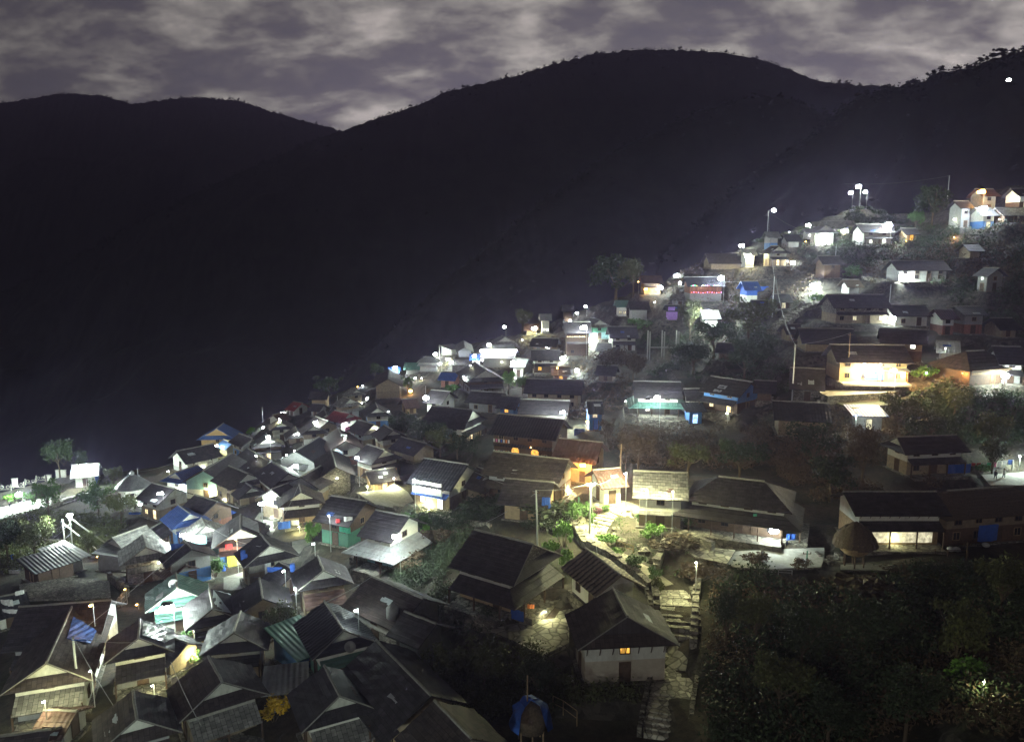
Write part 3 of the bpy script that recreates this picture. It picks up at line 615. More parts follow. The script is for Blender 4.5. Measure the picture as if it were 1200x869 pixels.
H('green-walled house with grey gable between two glaring lamps', 704, 375, 692, 373, w=6, yaw=R(-75), gp='G', sk='', roof='slate_grey', up='green_wall', low='teal_wall')
H('dark house with four small white windows left of the balcony house', 624, 396, 655, 397, w=6, sk='', roof='slate', up='wood', low='wood', lit='u', litm='lit_white')
H('long house with white bracket band and orange-lit ground floor', 622, 410, 656, 410, w=7, sk='F', skw=1.3, roof='slate', up='plaster', low='wood', lit='l', litm='lit_orange', brk='F')
H('long plain dark roof with two small lit windows in mid slope', 617, 444, 684, 446, w=7.5, sk='', roof='slate', up='earth_wall', low='earth_wall', lit='u', litm='lit_white')
H('dark roof over a bright white wall and lamp right above the hotel', 610, 468, 668, 470, w=6.5, sk='', st=1, h1=2.6, roof='slate', low='plaster', win=0)
H('small house with bright blue wall and orange window above the hotel', 588, 464, 612, 466, w=5.5, sk='', roof='tin_dark', up='blue_wall', low='blue_wall', lit='u', litm='lit_orange')
H('wide dark house with pale gable and white balcony rail on the skyline side', 556, 424, 570, 434, 40, gp='G', sk='G', skw=2., roof='slate', brk='G', up='wood', low='grey_wall')
H('long lower roof with white window band below the balcony rail', 552, 458, 592, 461, w=6, sk='', roof='slate', up='plaster', low='grey_wall', st=1, h1=2.8)
H('pink-walled house with blue tin roof', 517, 436, 538, 437, w=5, sk='', st=1, h1=2.8, roof='tin_blue', low='pink_wall', lit='', win=2)
H('small floodlit white house above the pink one', 531, 428, 546, 428, w=5, sk='', st=1, h1=3., roof='slate_grey', low='plaster', win=1)
H('long hall under the brilliant tube light near the crest', 566, 408, 606, 409, w=7, sk='', st=1, h1=3.4, roof='tin', low='grey_wall', win=2)
H('grey-gabled house behind the tube-lit hall on the crest', 592, 393, 588, 395, w=6.5, yaw=R(-80), sk='', gp='G', roof='slate_grey')
H('white villa with lit front on the crest right of the tube-lit hall', 633, 368, 645, 368, w=5, sk='', h1=2.4, h2=2.4, roof='tin', up='plaster', low='plaster', lit='UL', litm='lit_white')
H('brown lean-to below the white villa', 614, 381, 632, 378, w=5, st=1, sk='', roof='tin_rust', win=1)
H('bright white-walled house beside the lamp over a leafy bush', 602, 420, 620, 421, w=5, sk='', st=1, h1=3.4, roof='tin', low='plaster', win=1)
H('grey slanted metal roof on the crest left of the tube light', 521, 409, 537, 407, w=5, st=1, sk='', shed=True, roof='tin', low='grey_wall', win=0, name='shed', cat='shed', group='sheds of the village')
H('small hut with pointed pale roof on the crest', 545, 402, 543, 404, w=4, yaw=R(-85), st=1, sk='', roof='tin', low='grey_wall', win=1)
H('little pavilion with two pale stacked roofs on the crest', 499, 418, 506, 418, w=4, hip=True, h1=2.2, h2=1.4, sk='FGN', skw=.9, roof='tin', up='plaster', low='grey_wall', win=1, skm='tin')
H('low greenish roof on the crest between the pavilion and white kiosk', 474, 425, 494, 425, w=5, st=1, sk='', roof='tin_green', low='grey_wall', win=1)
H('white kiosk lit by a lamp on the skyline', 458, 430, 466, 430, w=4, st=1, h1=3., sk='', roof='tin_blue', low='plaster', win=1)
H('dark house with a rounded gable below the white kiosk', 454, 436, 456, 440, w=7, yaw=R(-82), sk='', roof='slate_brown', low='earth_wall', up='earth_wall')
H('dark shaded house right of the white lamp under a leafy tree', 505, 457, 528, 459, w=7, sk='', roof='slate', up='plaster', low='plaster')
H('yellow-lit dark porch house under the orange lamp', 473, 468, 485, 467, w=5, st=1, sk='', roof='tin_rust', low='wood_pale', win=1)
H('tan-walled house standing alone on the left skyline', 364, 459, 386, 459, w=5, sk='', st=1, h1=3.4, roof='slate', low='ochre', win=1)
H('little dark hut under the tan-walled skyline house', 366, 473, 380, 474, w=4, sk='', st=1, roof='slate', low='grey_wall', win=1)
H('red tin-roofed house with a white gable', 392, 481, 411, 485, 18, sk='', gp='G', roof='tin_red', up='plaster', low='plaster')
H('two-tier pale-roofed house beside the slim white pole', 402, 465, 412, 468, 20, sk='G', gp='G', skw=1., roof='slate_grey', low='grey_wall')
H('tiny gabled house behind the two-tier one', 412, 455, 418, 457, 14, sk='', gp='G', roof='slate_grey')
H('dark hip-roofed house with pale roof tip right of the two-tier house', 440, 472, 443, 479, 24, sk='', gp='G', roof='slate', low='blue_wall')
H('white-banded small gabled house in the left skyline cluster', 366, 494, 368, 500, 24, sk='', gp='G', roof='slate', low='plaster')
H('narrow gabled house with white band near the pink light', 328, 490, 330, 496, 20, sk='', gp='G', roof='slate', low='plaster')
H('gabled house with white band under the lower of two skyline lamps', 312, 508, 314, 514, 30, sk='G', gp='G', skw=1., roof='slate', low='plaster', gl='L')
H('small blue-walled house behind the slim pole on the left skyline', 280, 508, 296, 514, 20, sk='', roof='slate', up='grey_wall', low='blue_wall')
H('blue-roofed kiosk beside the glowing doorway on the left skyline', 262, 515, 274, 519, 12, sk='', st=1, roof='tin_blue', low='grey_wall', win=0)
H('red-edged roof with bright white wall at the skyline lamp', 346, 471, 352, 472, w=5, sk='', st=1, roof='tin_red', low='plaster', win=1)
H('steep orange-lit shed roof over a glowing wall on the left skyline', 322, 486, 330, 484, w=4, sk='', st=1, h1=3, roof='tin_rust', low='plaster', win=0)
H('brown-roofed house right of the red tin roof', 420, 492, 440, 498, 24, sk='', gp='G', roof='slate_brown')
H('house with brown roof between the red roof and the stone gable', 370, 488, 385, 494, 22, sk='', gp='', roof='slate_brown', low='grey_wall')
H('small dark gabled house with a lit wall lamp left of the black bushes', 450, 498, 462, 505, 24, sk='', gp='G', roof='slate_brown')
H('grey-walled house with dark roof beside a leafy shrub on upper slope', 736, 354, 760, 353, w=6, sk='', st=1, h1=3.6, roof='slate', low='grey_wall', win=1)
H('narrow teal-roofed house with a brightly lit doorway', 722, 352, 735, 352, w=5, sk='', st=1, h1=3.4, roof='tin_green', low='plaster', win=1, lit='L', litm='lit_cream')
H('brown house with two rows of orange lights beside the big crest tree', 750, 324, 775, 322, w=6.5, sk='F', skw=.8, roof='tin_rust', up='wood', low='wood_pale', lit='UL', litm='lit_orange')
H('long house decorated with coloured light strings', 802, 324, 846, 326, w=7, sk='', roof='tin_dark', up='brick', low='grey_wall', h1=2.2, h2=2.4, win=0)
H('blue-fronted house covered with a tarpaulin awning', 868, 329, 888, 331, w=6, sk='', roof='tin_blue', up='cloth_blue', low='plaster', win=0)
H('huge dark roof sloping above the coloured lights', 826, 298, 868, 296, w=9, sk='', st=1, roof='slate', win=0)
H('small white house with square windows lit from above near the crest', 871, 292, 882, 292, w=5, sk='', st=2, roof='slate_grey', up='plaster', low='plaster', lit='l')
H('gabled house with lit ground floor row near the crest pole lamp', 912, 288, 906, 289, w=6, yaw=R(-70), sk='G', gp='G', roof='slate', low='wood_pale', gl='L')
H('long dark metal roof on the crest right of the pole lamp', 917, 278, 936, 272, w=6, sk='', st=1, roof='tin_dark', low='grey_wall', win=1)
H('grey boxy house with blue awning under the crest pole lamp', 898, 272, 910, 272, w=5, sk='', st=2, roof='tin', up='grey_wall', low='blue_wall', win=1)
H('white gable house washed out by the glaring crest lamps', 966, 264, 962, 265, w=6, yaw=R(-75), sk='', gp='G', roof='tin', up='plaster', low='plaster')
H('long two-tier white house with shop lights near the top right crest', 1003, 263, 1042, 263, w=7, sk='F', skw=1.3, roof='slate', up='plaster', low='plaster', lit='L', litm='lit_white', skm='slate')
H('tiny dark house with yellow-lit posts right of the two-tier white house', 1056, 268, 1072, 268, w=4.5, sk='', st=1, roof='slate', low='wood_pale', lit='L', litm='lit_orange', win=1)
H('orange-lit tall house at the upper right corner', 1142, 222, 1164, 222, w=6, sk='', roof='tin_rust', up='plaster_dim', low='plaster_dim', h1=2.4, h2=2.2)
H('white-blue lit house below the orange-lit one at upper right', 1142, 244, 1162, 244, w=6, sk='', roof='tin', up='plaster', low='blue_wall', lit='L', litm='lit_cream')
H('dark tower-like house with pale window frame at upper right', 1118, 236, 1134, 236, w=6, sk='', roof='tin_dark', up='grey_wall', low='grey_wall', h1=2.8, h2=2.8)
H('cream-lit house at the very upper right edge', 1184, 222, 1206, 221, w=6, sk='', roof='tin_dark', up='plaster', low='wood', lit='UL', litm='lit_cream')
H('dark long roof under the cream-lit house at the right edge', 1166, 243, 1200, 245, w=6, sk='', st=1, roof='slate_grey', low='wood', win=1)
# right of the path
H('striped plank-roofed white house beside the stone path', 686, 643, 728, 675, 40, st=1, h1=3.0, sk='', roof='plank_roof', low='plaster', win=2, plinth=2.4, pitch=31)
H('large dark slate house with blue-white wall in front of the striped roof', 718, 690, 737, 727, 92, gp='G', st=2, h1=2.2, h2=2.2, sk='', roof='slate_brown', up='plaster', low='beige', gm='slate', lit='', gl='U', litm='lit_orange', brk='G', plinth=3.)
H('dark house with windowed grey gable and bracketed white band left of the path', 556, 621, 630, 640, 54, gp='G', sk='FG', skw=2.0, roof='slate', up='plaster', low='ochre', brk='G', gm='stonewall', plinth=2.5)
# fill of the crowded quarter
H('dark slate roof between the yellow flowers court and the bright floodlit gable', 196, 745, 214, 752, 30, st=1, sk='', roof='slate', win=0)
H('low dark roof left of the round brown porch', 330, 660, 345, 668, 34, st=1, sk='', roof='slate', win=1)
H('narrow dark house under the court house silver slope', 190, 612, 176, 620, 20, st=1, sk='', roof='slate')
H('dark roof above the lamp with yellow shop lights on the left', 178, 566, 205, 573, w=6, sk='', roof='slate', lit='l')
H('dark two-storey house with a glowing doorway beneath the stepped roof', 228, 580, 255, 588, w=6.5, sk='', roof='slate', up='wood', low='brick', lit='l', litm='lit_cream')
H('house with a small white band below the stepped roof', 288, 566, 296, 572, 26, gp='G', sk='', roof='slate', st=1)
H('dark roof behind the gabled blue-curtain house', 318, 574, 338, 566, w=6, sk='', roof='slate', win=1)
H('lit shop house below the lower skyline lamp', 290, 525, 302, 533, w=5, sk='', st=1, roof='slate', lit='L', litm='lit_cream', low='plaster')
H('dark house beside the leaning cables at the end of the paved lane', 470, 512, 500, 520, w=5, st=1, sk='', roof='slate', win=0, low='earth_wall')
H('shadowed house between the guest house and the path', 560, 548, 590, 556, w=6, st=1, sk='', roof='slate_brown', win=0)
H('small chimneyed stone house left of the blue-banded one', 808, 456, 818, 456, w=4.5, st=1, h1=3.2, sk='', roof='slate', low='stonewall', win=1)
H('blue-walled lean-to at the left of the blue-banded house', 805, 479, 820, 479, w=4, st=1, h1=2.6, sk='', shed=True, roof='tin_dark', low='blue_wall', win=1, lit='L', litm='lit_blue')
H('dark low roof on the slope left of the green veranda house', 645, 430, 668, 430, w=5, st=1, sk='', roof='slate', low='brick', win=1, lit='L', litm='lit_orange')
H('dark house with faint gable under the large crest tree', 658, 357, 672, 357, w=6, sk='', roof='slate', up='wood', low='wood')
H('purple-curtained little house on the upper slope', 783, 358, 792, 357, w=4, sk='', st=1, h1=3, roof='tin_dark', low='cloth_purple', win=0)
H('small house with star-like lattice above the floodlit white wall', 790, 344, 800, 346, w=4.5, sk='', st=1, roof='slate_grey', low='grey_wall')
H('floodlit white wall house among trees below the coloured lights', 820, 364, 842, 364, w=5, sk='', st=1, h1=3.2, roof='tin', low='plaster', win=0)
H('dark house with tiny lit window left of the floodlit grass bank', 905, 345, 925, 345, w=5, sk='', st=1, roof='slate', low='wood', lit='L', litm='lit_cream', win=1)

H('pale peaked hut roof right of the floodlit bank', 990, 328, 1004, 328, w=4.5, st=1, sk='', roof='thatch', low='grey_wall', win=0)
H('dark low house left of the steep stone steps', 880, 352, 898, 352, w=5, st=1, sk='', roof='slate', low='wood', win=1)
H('dark field hut below the upper right houses', 1128, 286, 1146, 286, w=5, st=1, sk='', roof='slate', low='earth_wall', win=0)
H('long unlit terrace house under the crest glare', 958, 300, 984, 301, w=6, sk='', roof='slate', low='wood', up='wood')
H('small unlit house between the two utility poles', 918, 380, 936, 381, w=5, st=1, sk='', roof='slate', low='earth_wall', win=1)
H('dark house with slanting roof right of the narrow reddish annex', 1160, 372, 1186, 374, w=6, st=1, sk='', roof='slate', low='earth_wall', win=1)
H('small dark house above the thatched fascia roof', 1100, 400, 1122, 401, w=5, st=1, sk='', roof='tin', low='grey_wall', win=0)
H('dark roof among the trees left of the broad round tree', 840, 402, 862, 403, w=5, st=1, sk='', roof='slate', low='wood', win=0)
H('dark house crouched under the dry trees in mid slope', 700, 428, 724, 429, w=5.5, st=1, sk='', roof='slate', low='earth_wall', win=1)
H('unlit house right of the blue-banded house', 888, 446, 906, 447, w=5, st=1, sk='', roof='slate', low='wood', win=0)
H('low lit hut on the crest right of the long metal roof', 944, 268, 954, 268, w=4, st=1, sk='', roof='tin', low='plaster', win=1, lit='L', litm='lit_white')
H('small roofed shop under the crest market lamps', 553, 415, 563, 415, w=4, st=1, sk='', roof='tin_blue', low='plaster', win=1, lit='L', litm='lit_white')
H('narrow gabled house squeezed left of the red tin roof', 380, 480, 383, 486, 18, gp='G', sk='', roof='slate', st=1)
H('small dark gable between the skyline lamp and brown roofs', 346, 500, 349, 506, 20, gp='G', sk='', roof='slate', st=1)
H('dark wooden house below the arched-window house', 700, 402, 728, 403, w=5, st=1, sk='', roof='slate', low='grey_wall', win=2)

# ---------------------------------------------------------------- level yards: pixel outline -> level platform (list also flattens the ground)
def level_poly(px, h=0.):
    cxp = sum(p[0] for p in px) / len(px); cyp = sum(p[1] for p in px) / len(px)
    z = hit(cxp, cyp, 0)[2] + h
    return [ray(*p) * (z / ray(*p)[2]) for p in px], z
YARDS = []
def yard(label, px, m='flag', h=.1, depth=2.6, name='paved_yard', cat='paved yard'):
    pts, z = level_poly(px, h)
    YARDS.append((np.array([p[:2] for p in pts]), z))
    c = sum((Vector(p) for p in pts), Vector()) / len(pts); c.z = z
    P = [Vector(p) - c for p in pts]
    area = sum(P[i].x * P[(i + 1) % len(P)].y - P[(i + 1) % len(P)].x * P[i].y for i in range(len(P)))
    if area < 0: P = P[::-1]
    T = MB().prism([(p.x, p.y, -.06) for p in P], (0, 0, .06)).build(name, m, None, loc=c)
    tag(T, label, cat, 'paved yards between the houses')
    MB().prism([(p.x * .999, p.y * .999, -depth) for p in P], (0, 0, depth - .062)).build('retaining_wall', 'rough_stone', T)
    return T, z
yard('pale flagstone yard in front of the hut doorways, left of the big slate house', [(572, 737), (612, 728), (650, 724), (662, 706), (684, 712), (686, 724), (667, 733), (667, 752), (636, 768), (606, 752)])
yard('floodlit pale concrete yard in front of the hip-roofed house', [(828, 649), (870, 645), (966, 641), (966, 652), (962, 664), (905, 666), (862, 664)], 'court', depth=2.)
yard('narrow dim ledge yard left of the floodlit concrete yard', [(790, 634), (828, 641), (862, 644), (852, 660), (815, 652)], 'flag', depth=1.8)
yard('stone-paved lane widening in front of the guest house', [(418, 577), (450, 573), (462, 566), (478, 576), (486, 588), (478, 598), (440, 590)], 'court', depth=1.5)
yard('blue-walled court paved with pale slabs, centre left', [(262, 676), (290, 668), (304, 678), (282, 692), (262, 690)], 'court', depth=2.)
yard('small swept court below the blue-curtained walls', [(342, 634), (362, 630), (372, 640), (368, 650), (343, 646)], 'court', depth=1.5)
yard('long pale terrace strip below the cream-lit house', [(985, 661), (1100, 661), (1140, 662), (1150, 668), (1040, 668), (985, 667)], 'court', depth=1.6)
yard('lit yard edge in front of the yellow veranda', [(958, 458), (1055, 450), (1062, 453), (1050, 459), (970, 464)], 'court', depth=2.2)
yard('floodlit plaza with prayer flags at the right edge', [(1150, 556), (1200, 553), (1215, 568), (1160, 568)], 'court', depth=1.6)
yard('lamp-lit plaza strip at the right edge below the chequered house', [(1130, 463), (1160, 456), (1212, 455), (1212, 464), (1160, 465)], 'court', depth=1.5)
yard('glaring floodlit terrace road at the far left edge', [(-12, 598), (26, 588), (60, 582), (60, 590), (42, 600), (-12, 612)], 'court', depth=2.)
yard('upper white-fenced terrace of the hall at far left', [(-10, 580), (60, 562), (82, 556), (118, 557), (112, 562), (60, 568), (-10, 588)], 'court', depth=2.)
yard('narrow pale lane between two dark trees at far left', [(72, 584), (106, 575), (108, 579), (74, 590)], 'court', depth=1.)
yard('stone terrace under the open market stall', [(22, 684), (78, 676), (128, 680), (130, 700), (28, 702)], 'stonewall', depth=4.)
yard('grassy lit bank top below the yellow veranda yard', [(973, 470), (1010, 464), (1055, 462), (1062, 472), (1000, 478)], 'leaf_dark', depth=2., name='lawn_terrace', cat='terrace')
yard('pale lane with white sacks and cable stubs under the lamp at centre left', [(290, 620), (304, 600), (318, 602), (322, 622), (312, 630)], 'court', depth=1.5)

# ---------------------------------------------------------------- the slope: one ground sheet to the horizon
X0, X1, Y0, Y1, ST = -190., 215., 25., 430., 1.25
gx = np.arange(X0, X1 + .01, ST); gy = np.arange(Y0, Y1 + .01, ST)
GX, GY = np.meshgrid(gx, gy); Z = T0(GX, GY)
from mathutils import noise as mn
rs = np.random.RandomState(4)
def vnoise(x, y, s, seed=0):
    """smooth value noise"""
    g = np.random.RandomState(seed).rand(64, 64); x = x / s; y = y / s
    xi = np.floor(x).astype(int); yi = np.floor(y).astype(int); fx = x - xi; fy = y - yi; fx = fx * fx * (3 - 2 * fx); fy = fy * fy * (3 - 2 * fy)
    a = g[yi % 64, xi % 64]; b = g[yi % 64, (xi + 1) % 64]; c = g[(yi + 1) % 64, xi % 64]; d = g[(yi + 1) % 64, (xi + 1) % 64]
    return (a * (1 - fx) + b * fx) * (1 - fy) + (c * (1 - fx) + d * fx) * fy - .5
zt = Z + 2.2 * vnoise(GX, GY, 26, 1)
stp = 1.7; f_ = zt / stp - np.floor(zt / stp); k_ = np.clip((f_ - .72) / .28, 0, 1); k_ = k_ * k_ * (3 - 2 * k_)
Zt = stp * (np.floor(zt / stp) + k_) - 2.2 * vnoise(GX, GY, 26, 1) - .3
Z = Z * .25 + Zt * .75 + .35 * vnoise(GX, GY, 4, 2) + .18 * vnoise(GX, GY, 1.7, 3)
wsum = np.zeros_like(Z); zsum = np.zeros_like(Z); wmax = np.zeros_like(Z)
for (cx, cy_, a, hx, hy, zf) in PADS:
    m = (np.abs(GX - cx) < hx + 8) & (np.abs(GY - cy_) < hx + 8)
    dx = GX[m] - cx; dy = GY[m] - cy_; u = np.abs(dx * math.cos(a) + dy * math.sin(a)) - hx; v = np.abs(-dx * math.sin(a) + dy * math.cos(a)) - hy
    d = np.maximum(u, v); w = np.clip(1 - (d - .3) / 2.2, 0, 1); w = w * w * (3 - 2 * w)
    wsum[m] += w; zsum[m] += w * (zf - .05); wmax[m] = np.maximum(wmax[m], w)
def inpoly(x, y, P):
    r_ = np.zeros(x.shape, bool); n = len(P)
    for i in range(n):
        x1, y1 = P[i]; x2, y2 = P[(i + 1) % n]
        c = ((y1 > y) != (y2 > y)) & (x < (x2 - x1) * (y - y1) / (y2 - y1 + 1e-12) + x1); r_ ^= c
    return r_
for P, z in YARDS:
    for sh in ((0, 0), (1.2, 0), (-1.2, 0), (0, 1.2), (0, -1.2)):
        m = inpoly(GX + sh[0], GY + sh[1], P); w = 1.0
        wsum[m] += 2; zsum[m] += 2 * (z - .25); wmax[m] = 1
Z = np.where(wsum > 0, Z * (1 - wmax) + wmax * zsum / np.maximum(wsum, 1e-6), Z)
def G(x, y):
    x = np.clip(np.asarray(x, float), X0, X1 - .01); y = np.clip(np.asarray(y, float), Y0, Y1 - .01)
    fx = (x - X0) / ST; fy = (y - Y0) / ST; i = np.minimum(fx.astype(int), len(gx) - 2); j = np.minimum(fy.astype(int), len(gy) - 2); fx = fx - i; fy = fy - j
    return (Z[j, i] * (1 - fx) + Z[j, i + 1] * fx) * (1 - fy) + (Z[j + 1, i] * (1 - fx) + Z[j + 1, i + 1] * fx) * fy
def g1(x, y): return float(G(np.array(x), np.array(y)))
ex = [-2500, -1800, -1200, -800, -600, -450, -350, -290, -240, -212]; ey = [-280, -120, -40, 0, 14]
ax = np.array(ex + list(gx) + [225, 245, 275, 320, 390, 500, 700, 1000, 1600, 2500.]); ay = np.array(ey + list(gy) + [440, 460, 495, 550, 640, 780, 1000, 1400, 2000, 3000.])
FX, FY = np.meshgrid(ax, ay)
xc = np.clip(FX, X0, X1); yc = np.clip(FY, Y0, Y1); FZ = G(xc, yc)
dd = np.hypot(FX - xc, FY - yc); kk = np.clip(dd / 420, 0, 1); kk = kk * kk * (3 - 2 * kk); FZ = FZ * (1 - kk) + kk * (-330.)
def grid_mesh(name, X, Y, Zg, m, smooth=True):
    me = bpy.data.meshes.new(name); h, w = X.shape
    co = np.stack([X, Y, Zg], -1).reshape(-1, 3).astype(np.float32)
    idx = np.arange(h * w).reshape(h, w); q = np.stack([idx[:-1, :-1], idx[:-1, 1:], idx[1:, 1:], idx[1:, :-1]], -1).reshape(-1, 4).astype(np.int32)
    me.vertices.add(len(co)); me.vertices.foreach_set('co', co.ravel()); me.loops.add(q.size); me.loops.foreach_set('vertex_index', q.ravel())
    me.polygons.add(len(q)); me.polygons.foreach_set('loop_start', np.arange(0, q.size, 4, dtype=np.int32)); me.polygons.foreach_set('loop_total', np.full(len(q), 4, np.int32))
    if smooth: me.polygons.foreach_set('use_smooth', np.ones(len(q), bool))
    me.update(calc_edges=True); me.validate(); me.materials.append(M[m] if isinstance(m, str) else m)
    o = bpy.data.objects.new(name, me); C.objects.link(o); return o
# ground material: dark soil and grass on the flats, stone facing on the steep steps
gm_ = bpy.data.materials.new('ground'); gm_.use_nodes = True; t = gm_.node_tree; b = t.nodes['Principled BSDF']; b.inputs['Roughness'].default_value = .95
tcx = t.nodes.new('ShaderNodeTexCoord'); n_a = N('ShaderNodeTexNoise', t); n_a.inputs['Scale'].default_value = .16; n_a.inputs['Detail'].default_value = 8
n_b = N('ShaderNodeTexNoise', t); n_b.inputs['Scale'].default_value = 1.6; n_b.inputs['Detail'].default_value = 8; n_b.inputs['Roughness'].default_value = .7
t.links.new(tcx.outputs['Object'], n_a.inputs['Vector']); t.links.new(tcx.outputs['Object'], n_b.inputs['Vector'])
r1 = N('ShaderNodeValToRGB', t); t.links.new(n_a.outputs[0], r1.inputs[0]); e = r1.color_ramp.elements; e[0].position = .38; e[0].color = (.026, .032, .014, 1); e[1].position = .62; e[1].color = (.075, .058, .040, 1)
r2 = N('ShaderNodeValToRGB', t); t.links.new(n_b.outputs[0], r2.inputs[0]); e = r2.color_ramp.elements; e[0].position = .3; e[0].color = (.3, .3, .3, 1); e[1].position = .75; e[1].color = (1.1, 1.05, .95, 1)
mxa = N('ShaderNodeMix', t); mxa.data_type = 'RGBA'; mxa.blend_type = 'MULTIPLY'; mxa.inputs[0].default_value = 1; t.links.new(r1.outputs[0], mxa.inputs[6]); t.links.new(r2.outputs[0], mxa.inputs[7])
vo = N('ShaderNodeTexVoronoi', t); vo.inputs['Scale'].default_value = 1.7; t.links.new(tcx.outputs['Object'], vo.inputs['Vector']); sp = N('ShaderNodeSeparateColor', t); t.links.new(vo.outputs['Color'], sp.inputs[0])
r3 = N('ShaderNodeValToRGB', t); t.links.new(sp.outputs[0], r3.inputs[0]); e = r3.color_ramp.elements; e[0].color = (.02, .018, .015, 1); e[1].color = (.095, .085, .07, 1)
ge = N('ShaderNodeNewGeometry', t); sn = N('ShaderNodeSeparateXYZ', t); t.links.new(ge.outputs['True Normal'], sn.inputs[0])
ms = N('ShaderNodeMapRange', t); ms.inputs['From Min'].default_value = .86; ms.inputs['From Max'].default_value = .72; t.links.new(sn.outputs[2], ms.inputs[0])
mxb = N('ShaderNodeMix', t); mxb.data_type = 'RGBA'; t.links.new(ms.outputs[0], mxb.inputs[0]); t.links.new(mxa.outputs[2], mxb.inputs[6]); t.links.new(r3.outputs[0], mxb.inputs[7]); t.links.new(mxb.outputs[2], b.inputs['Base Color'])
bp = N('ShaderNodeBump', t); bp.inputs['Strength'].default_value = .8; bp.inputs['Distance'].default_value = .25; t.links.new(n_b.outputs[0], bp.inputs['Height']); t.links.new(bp.outputs[0], b.inputs['Normal'])
M['ground'] = gm_
tag(grid_mesh('ground', FX, FY, FZ, 'ground'), kind='structure')

# ---------------------------------------------------------------- mountains
mat('forest', (.022, .024, .018), .95, .5, .03, bump=.9)
def pil(pts, n):
    pts = np.array(pts, float); s = np.r_[0, np.cumsum(np.hypot(*np.diff(pts[:, :2], axis=0).T))]; u = np.linspace(0, s[-1], n)
    return np.stack([np.interp(u, s, pts[:, k]) for k in range(pts.shape[1])], 1)
def mountain(name, sil, n, run, zbase, amp, seed, tree_h, m='forest', rows=90, ntree=400):
    cr = pil(sil, n); P = np.array([ptD(*c) for c in cr])
    V = np.r_[np.linspace(-.35, -.03, 8), np.linspace(0, 1, rows)]
    X = np.zeros((len(V), n)); Y = X.copy(); Zm = X.copy()
    for i, v in enumerate(V):
        X[i] = P[:, 0] * (1 - .12 * v); Y[i] = P[:, 1] - run * v
        if v >= 0: Zm[i] = P[:, 2] + (zbase - P[:, 2]) * (v ** .92)
        else: Zm[i] = P[:, 2] + v * run * .75
    fall = np.clip(np.abs(V)[:, None] * 6, 0, 1)
    Zm += amp * 2 * vnoise(X, Y, run * .22, seed) * fall + amp * vnoise(X, Y, run * .08, seed + 1) * fall + tree_h * .55 * vnoise(X, Y, tree_h * 1.3, seed + 2) + tree_h * .5 * vnoise(X, Y, tree_h * .7, seed + 3)
    tag(grid_mesh(name, X, Y, Zm, m, False), kind='structure')
    # tree line: small leafy crowns along and below the crest
    mb = MB(); r = random.Random(seed)
    for k in range(ntree):
        j = r.randrange(n); i = 8 + int(abs(r.gauss(0, 1)) * rows * .02) if r.random() < .75 else 8 + r.randrange(rows // 3); i = min(i, rows + 6)
        x, y, z = X[i, j] + r.uniform(-3, 3), Y[i, j], Zm[i, j]
        h = tree_h * (r.uniform(.3, .7) if r.random() < .93 else r.uniform(.8, 1.2)); w = h * r.uniform(.4, .75)
        mb.tube([(x, y, z - 1), (x, y, z + h * .5)], h * .03, 3)
        for q in range(5):
            zz_ = z + h * r.uniform(.1, .85); ww = w * (1.25 - (zz_ - z) / h) * r.uniform(.6, 1.0); cx_ = x + r.uniform(-.5, .5) * w; cy2 = y + r.uniform(-.5, .5) * w
            o = len(mb.v); pr = [Vector((cx_ + ww * math.cos(a_) * r.uniform(.6, 1.2), cy2 + ww * math.sin(a_) * r.uniform(.6, 1.2), zz_ + r.uniform(-.1, .1) * h)) for a_ in (0, 1.25, 2.5, 3.8, 5.)]
            mb.v += pr + [Vector((cx_, cy2, zz_ + h * .16)), Vector((cx_, cy2, zz_ - h * .12))]
            for a_ in range(5): mb.f += [(o + a_, o + (a_ + 1) % 5, o + 5), (o + (a_ + 1) % 5, o + a_, o + 6)]
    tag(mb.build('forest', m), 'dark forest treetops along the %s' % dict(left='left distant ridge', center='broad central ridge', right='tree-lined right-hand ridge', spur='nearer spur below the central ridge')[name.split('_')[0]], 'forest', None, 'stuff').name = 'forest'
mountain('left_mountain', [(-120, 118, 2300), (0, 121, 2300), (22, 118, 2300), (60, 111, 2300), (90, 110, 2300), (120, 112, 2300), (155, 122, 2300), (200, 116, 2300), (235, 114, 2300), (280, 118, 2250), (310, 128, 2200), (345, 139, 2150), (385, 149, 2100), (420, 160, 2050), (520, 200, 2000)], 380, 1100, -420, 45, 21, 7, ntree=900)
mountain('center_mountain', [(-200, 420, 1300), (0, 345, 1350), (150, 268, 1400), (250, 216, 1430), (330, 181, 1450), (385, 158, 1470), (430, 143, 1480), (470, 130, 1490), (500, 119, 1500), (520, 109, 1500), (560, 99, 1500), (600, 90, 1500), (650, 75, 1500), (700, 63, 1500), (750, 58, 1500), (800, 59, 1500), (850, 62, 1480), (900, 72, 1450), (940, 88, 1400), (960, 95, 1370), (990, 98, 1340), (1050, 103, 1300), (1200, 130, 1200)], 560, 750, -380, 32, 33, 6, ntree=1900)
mountain('spur_mountain', [(380, 460, 840), (520, 330, 870), (640, 232, 900), (720, 178, 920), (780, 148, 930), (830, 128, 930), (870, 115, 920), (900, 113, 900), (930, 118, 880), (960, 130, 870), (1010, 160, 850), (1100, 200, 800)], 260, 420, -260, 16, 45, 6, ntree=900)
mountain('right_mountain', [(700, 380, 800), (800, 275, 780), (880, 205, 760), (940, 165, 740), (985, 130, 720), (1010, 112, 700), (1040, 104, 680), (1075, 97, 640), (1100, 86, 620), (1140, 79, 600), (1165, 69, 590), (1200, 61, 580), (1290, 30, 560), (1400, 0, 540)], 300, 330, -150, 10, 57, 6.5, ntree=1100)

